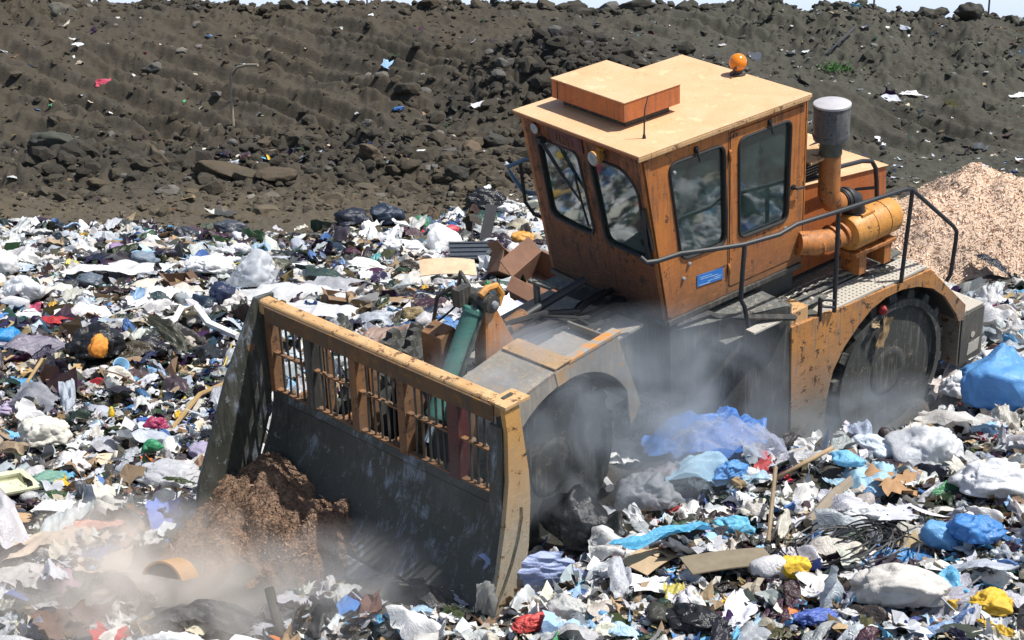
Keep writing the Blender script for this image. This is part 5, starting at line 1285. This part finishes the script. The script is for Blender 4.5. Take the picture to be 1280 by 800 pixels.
for px in (460, 639, 1089, 1232):
    v = ray(px, 8); k = YC / v[1]; x = v[0] * k; z = float(ground(np.array([x]), np.array([YC - .4]))[0])
    m_ = MB(); m_.tube([(0, 0, -.3), (.02, 0, 1.4), (.05, 0, 3.8)], .035, 6); o = m_.build('post', [M_dark]); o.name = 'skyline_post'; o.location = (x, YC - .4, z)
    tag(o, 'thin dark post standing on the skyline of the earth bank', 'post', 'thin posts on the skyline')
paper = Bulk(); plas = Bulk()
SH_N = [sheet_shape(100 + i, 7, rng.uniform(.5, 1.25), 1, .18) for i in range(18)]
SH_F = [sheet_shape(200 + i, 5, rng.uniform(.5, 1.2), 1, .18) for i in range(14)]
BOARD = [sheet_shape(300 + i, 4, .12, 1, .05) for i in range(6)]
BAG3 = [bag_shape(400 + i, 3, 1.2) for i in range(10)]
BAG2 = [bag_shape(420 + i, 2, 1.2) for i in range(8)]
FILM = [film_shape(440 + i, 15, rng.uniform(1, 2.4), rng.uniform(.25, .5)) for i in range(10)]
STK = [stick_shape(460 + i) for i in range(6)]; RIB = [ribbon_shape(480 + i) for i in range(8)]
ln = lambda n, m, s: np.exp(rng.normal(math.log(m), s, n))
# near field (in front of, beside and just behind the machine)
for (n, x0, x1, y0, y1) in ((9800, -8, 9, 11.3, 22),):
    x, y = scatter(n, x0, x1, y0, y1); strew(paper, SH_N, x, y, ln(len(x), .066, .5).clip(.025, .22), .55, False)
    x, y = scatter(900, x0, x1, y0, y1); strew(paper, BOARD, x, y, ln(len(x), .085, .45).clip(.04, .2), .45, False)
    x, y = scatter(2300, x0, x1, y0, y1); strew(plas, FILM, x, y, ln(len(x), .13, .45).clip(.05, .34), .45, True, .4)
    x, y = scatter(420, x0, x1, y0, y1); strew(plas, BAG3, x, y, ln(len(x), .09, .45).clip(.04, .2), .6, True, .2, .7)
    x, y = scatter(900, x0, x1, y0, y1); strew(paper, STK, x, y, ln(len(x), .15, .5).clip(.05, .45), .3, False, .3)
    x, y = scatter(1700, x0, x1, y0, y1); strew(plas, RIB, x, y, ln(len(x), .16, .45).clip(.06, .4), .4, True, .3)
    x, y = scatter(11000, x0, x1, y0, y1); strew(paper, SH_F, x, y, ln(len(x), .038, .45).clip(.015, .09), .6, False, .8)
    x, y = scatter(5000, 0, 8, 11.3, 18.5); strew(paper, SH_F, x, y, ln(len(x), .06, .4).clip(.02, .13), .6, False, .8)
    x, y = scatter(1200, 0, 8, 11.3, 18.5); strew(plas, FILM, x, y, ln(len(x), .11, .4).clip(.04, .24), .5, True, .5)
# far field at the left and behind
x, y = scatter(15500, -16, 16, 20, 41); strew(paper, SH_F, x, y, ln(len(x), .085, .5).clip(.04, .3), .55, False)
x, y = scatter(1300, -16, 16, 20, 41); strew(paper, BOARD, x, y, ln(len(x), .11, .45).clip(.05, .3), .45, False)
x, y = scatter(3000, -16, 16, 20, 41); strew(plas, FILM, x, y, ln(len(x), .15, .45).clip(.06, .42), .5, True, .4)
x, y = scatter(15000, -16, 16, 18, 41); strew(paper, [sheet_shape(250 + i, 4, 1., 1, .2) for i in range(8)], x, y, ln(len(x), .05, .4).clip(.025, .12), .6, False, .9)
x, y = scatter(900, -16, 16, 20, 41); strew(plas, BAG3, x, y, ln(len(x), .11, .45).clip(.05, .28), .6, True, .2, .7)
x, y = scatter(700, -16, 16, 20, 41); strew(paper, STK, x, y, ln(len(x), .25, .5).clip(.1, .7), .3, False, .3)
BIG = [sheet_shape(700 + i, 9, rng.uniform(.5, 1.1), rng.uniform(.5, 1), .04) for i in range(12)]
# larger torn sheets and cartons lying over the finer stuff
for (n, x0, x1, y0, y1, s_) in ((240, -8, 9, 11.3, 21, .22), (420, -15, 14, 20, 40, .27)):
    x, y = scatter(n, x0, x1, y0, y1); strew(plas, FILM, x, y, ln(len(x), s_, .3).clip(.12, .55), .25, True, .9, .8, calm=True)
    x, y = scatter(n // 2, x0, x1, y0, y1); strew(paper, BIG, x, y, ln(len(x), s_ * .75, .3).clip(.1, .4), .4, False, .8, calm=True)
paper.build('paper_litter', M_paper, 'carpet of torn paper, card and wood scraps over the whole tip', 'paper litter')
plas.build('plastic_litter', M_plas, 'carpet of crumpled plastic film and bag scraps mixed through the rubbish', 'plastic litter')

# thin scatter on the earth behind
loose = Bulk()
n = 2600; x = rng.uniform(-16, 22, n * 2); y = rng.uniform(23, 60, n * 2)
wt = np.where(x > 2, .9, .25) * np.where(y > edge_y(x), 1, .0) * (.35 + .65 * (vn(x * .4, y * .4, s=120) > 0)) * (1 - .6 * sstep(44, 52, y))
ok = (rng.random(n * 2) < wt) & ~under_machine(x, y); x, y = x[ok], y[ok]
strew(loose, SH_F, x, y, ln(len(x), .075, .6).clip(.03, .35), .4, False, .5)
n = 420; x = rng.uniform(-18, 20, n); y = rng.uniform(46, 61, n); strew(loose, SH_F, x, y, ln(n, .08, .5).clip(.04, .3), .4, False, .6)
n = 260; x = rng.normal(-6.5, 2.4, n); y = 43.4 + .5 * vn(x, x * 0, s=5) + rng.normal(0, .35, n); strew(loose, SH_F, x, y, ln(n, .10, .4), .3, False, .6)
loose.build('scattered_litter', M_paper, 'thin scatter of small pale scraps over the dug earth', 'scattered litter')

clod = Bulk(); RK = [rock_shape(600 + i, 2) for i in range(10)]; RK1 = [rock_shape(620 + i, 1) for i in range(8)]
def clods(shapes, x, y, s, lift=.15):
    n = len(x); ids = rng.integers(0, len(shapes), n); z = ground(x, y); c = soil(x, y)
    pale = rng.random(n) < .05
    col = np.concatenate([np.clip(c * rng.uniform(.55, 1.7, (n, 1)) + np.where(pale, .10, 0)[:, None], .01, .6), np.ones((n, 1))], 1)
    for i, sh in enumerate(shapes):
        m = ids == i; q = m.sum()
        if q: clod.add(sh, np.stack([x[m], y[m], z[m] + s[m] * lift], 1), rotm(rng.uniform(0, 6.3, q), rng.uniform(0, .7, q), rng.uniform(0, 6.3, q)), s[m], col[m], False)
n = 16000; x = rng.uniform(-19, 21, n); y = rng.uniform(38, 61.5, n)
dens = .35 + .65 * sstep(-.3, .4, vn(x * .22, y * .22, s=33)); ok = rng.random(n) < dens * np.where(x < 4, 1, .7); x, y = x[ok], y[ok]
clods(RK1, x, y, ln(len(x), .06, .6).clip(.02, .4), .0)
n = 1900; x = rng.uniform(-14, 5, n); y = 43.2 + rng.normal(0, 1.9, n); ok = np.abs(x) < y * .36; clods(RK, x[ok], y[ok], ln(ok.sum(), .12, .6).clip(.05, .5), .0)
n = 900; x = rng.normal(2.2, 2.6, n); y = rng.normal(50.0, 2.2, n); clods(RK, x, y, ln(n, .15, .5).clip(.05, .5))
n = 700; x = rng.uniform(-20, 22, n); y = 60 + rng.normal(0, .5, n); clods(RK, x, y, ln(n, .14, .6).clip(.05, .6))
n = 5000; x = rng.uniform(-14, 14, n); y = rng.uniform(30, 42, n); ok = y > edge_y(x) - 1.5; clods(RK1, x[ok], y[ok], ln(ok.sum(), .035, .6).clip(.012, .2))
clod.build('earth_clods', M_earth, 'broken clods and stones strewn over the earth bank', 'earth clods')
# ------------------------------------------------------------------ dust hanging in the air
def dust(label, centre, size, rz, col, dens, seed, scale=1.6, low=.42):
    V, F = _ICO[4]; V = V * (1 + .18 * vn(V[:, 0] * 1.6, V[:, 1] * 1.6, V[:, 2] * 1.6, s=seed))[:, None]
    m, nt, out = nmat('hanging_dust')
    tc = N(nt, 'ShaderNodeTexCoord').outputs['Object']
    ln_ = N(nt, 'ShaderNodeVectorMath', operation='LENGTH'); nt.links.new(tc, ln_.inputs[0])
    g = N(nt, 'ShaderNodeNewGeometry').outputs['Position']
    n = noise(nt, g, scale, 3, .6, .8)
    d = mth(nt, 'MULTIPLY', ramp(nt, n, low, .74), ramp(nt, ln_.outputs['Value'], .15, .92, dens, 0))
    pv = N(nt, 'ShaderNodeVolumePrincipled'); pv.inputs['Color'].default_value = (*col, 1); pv.inputs['Anisotropy'].default_value = .1
    nt.links.new(d, pv.inputs['Density']); nt.links.new(pv.outputs[0], out.inputs['Volume'])
    o = obj('dust_cloud', V, F, m, smooth=True); o.location = centre; o.scale = size; o.rotation_euler = (0, 0, rz)
    return tag(o, label, 'dust', kind='stuff')
def bw(p): return tuple(RW @ fv(np.array([p]))[0] + TW)
dust('tan dust billowing in front of the blade at the lower left', bw((4.95, -1.2, -3.1)), (1.9, 2.2, .75), .4, (.98, .93, .87), 4.4, 801, 1.3, .36)
dust('pale dust rising along the foot of the blade', bw((4.0, .4, -3.0)), (1.3, 1.1, .7), .4, (.80, .80, .80), 2.4, 802)
dust('dust coloured shade grey blue, hanging over the front wheel and the side of the machine', tuple(v2w((.8, 1.55, -2.3))), (2.5, 1.0, 1.3), .6, (.56, .62, .68), 2.6, 803)  # scatter colour lowered to grey blue for dust lying in shade
dust('thin dust coloured shade grey around the rear wheel foot', tuple(v2w((-2.4, 1.75, -3.75))), (2.0, .8, .8), .6, (.54, .61, .68), 2.6, 804)  # same lowered colour, shade put into the dust itself
dust('pale dust drifting over the front fender', bw((2.0, .9, -1.45)), (1.0, .9, .55), .3, (.66, .71, .78), 2.4, 805)
# ------------------------------------------------------------------ camera, light, render settings
cam = D.cameras.new('camera'); co = D.objects.new('camera', cam); C.objects.link(co)
cam.sensor_width = 36; cam.lens = FPX / 1280 * 36; cam.clip_end = 4000; cam.clip_start = .1
co.location = (0, 0, CAMZ); co.rotation_euler = (PI / 2 - TH, 0, 0)
bpy.context.scene.camera = co
SUN = RW @ np.array([-.40, .28, .87]); SUN /= np.linalg.norm(SUN)
w = D.worlds.new('World'); bpy.context.scene.world = w; w.use_nodes = True
nt = w.node_tree; nt.nodes.clear()
sky = nt.nodes.new('ShaderNodeTexSky'); sky.sky_type = 'NISHITA'; sky.sun_disc = False
sky.sun_elevation = math.asin(SUN[2]); sky.sun_rotation = math.atan2(SUN[0], SUN[1]); sky.air_density = 1.0; sky.dust_density = 1.5
bg = nt.nodes.new('ShaderNodeBackground'); bg.inputs['Strength'].default_value = .095
wo = nt.nodes.new('ShaderNodeOutputWorld'); 
tcw = nt.nodes.new('ShaderNodeTexCoord'); sep = nt.nodes.new('ShaderNodeSeparateXYZ'); nt.links.new(tcw.outputs['Generated'], sep.inputs[0])
hz_ = ramp(nt, mth(nt, 'ABSOLUTE', sep.outputs[2]), .02, .16, .9, 0)         # milky haze along the horizon
nt.links.new(mixc(nt, hz_, sky.outputs[0], (6.6, 7.6, 9.4)), bg.inputs[0]); nt.links.new(bg.outputs[0], wo.inputs[0])
sd = D.lights.new('sun', 'SUN'); sd.energy = 5.0; sd.angle = math.radians(.5); sd.color = (1, .965, .91)
so = D.objects.new('sun', sd); C.objects.link(so)
so.rotation_euler = Vector(SUN.tolist()).to_track_quat('Z', 'Y').to_euler()
so.location = (0, 0, 30)
sc = bpy.context.scene
sc.view_settings.view_transform = 'Standard'; sc.view_settings.look = 'None'; sc.view_settings.exposure = .45; sc.view_settings.gamma = 1
sc.render.engine = 'CYCLES'; sc.cycles.use_denoising = True; sc.cycles.max_bounces = 6; sc.cycles.transparent_max_bounces = 12
sc.cycles.volume_bounces = 3; sc.cycles.use_adaptive_sampling = True
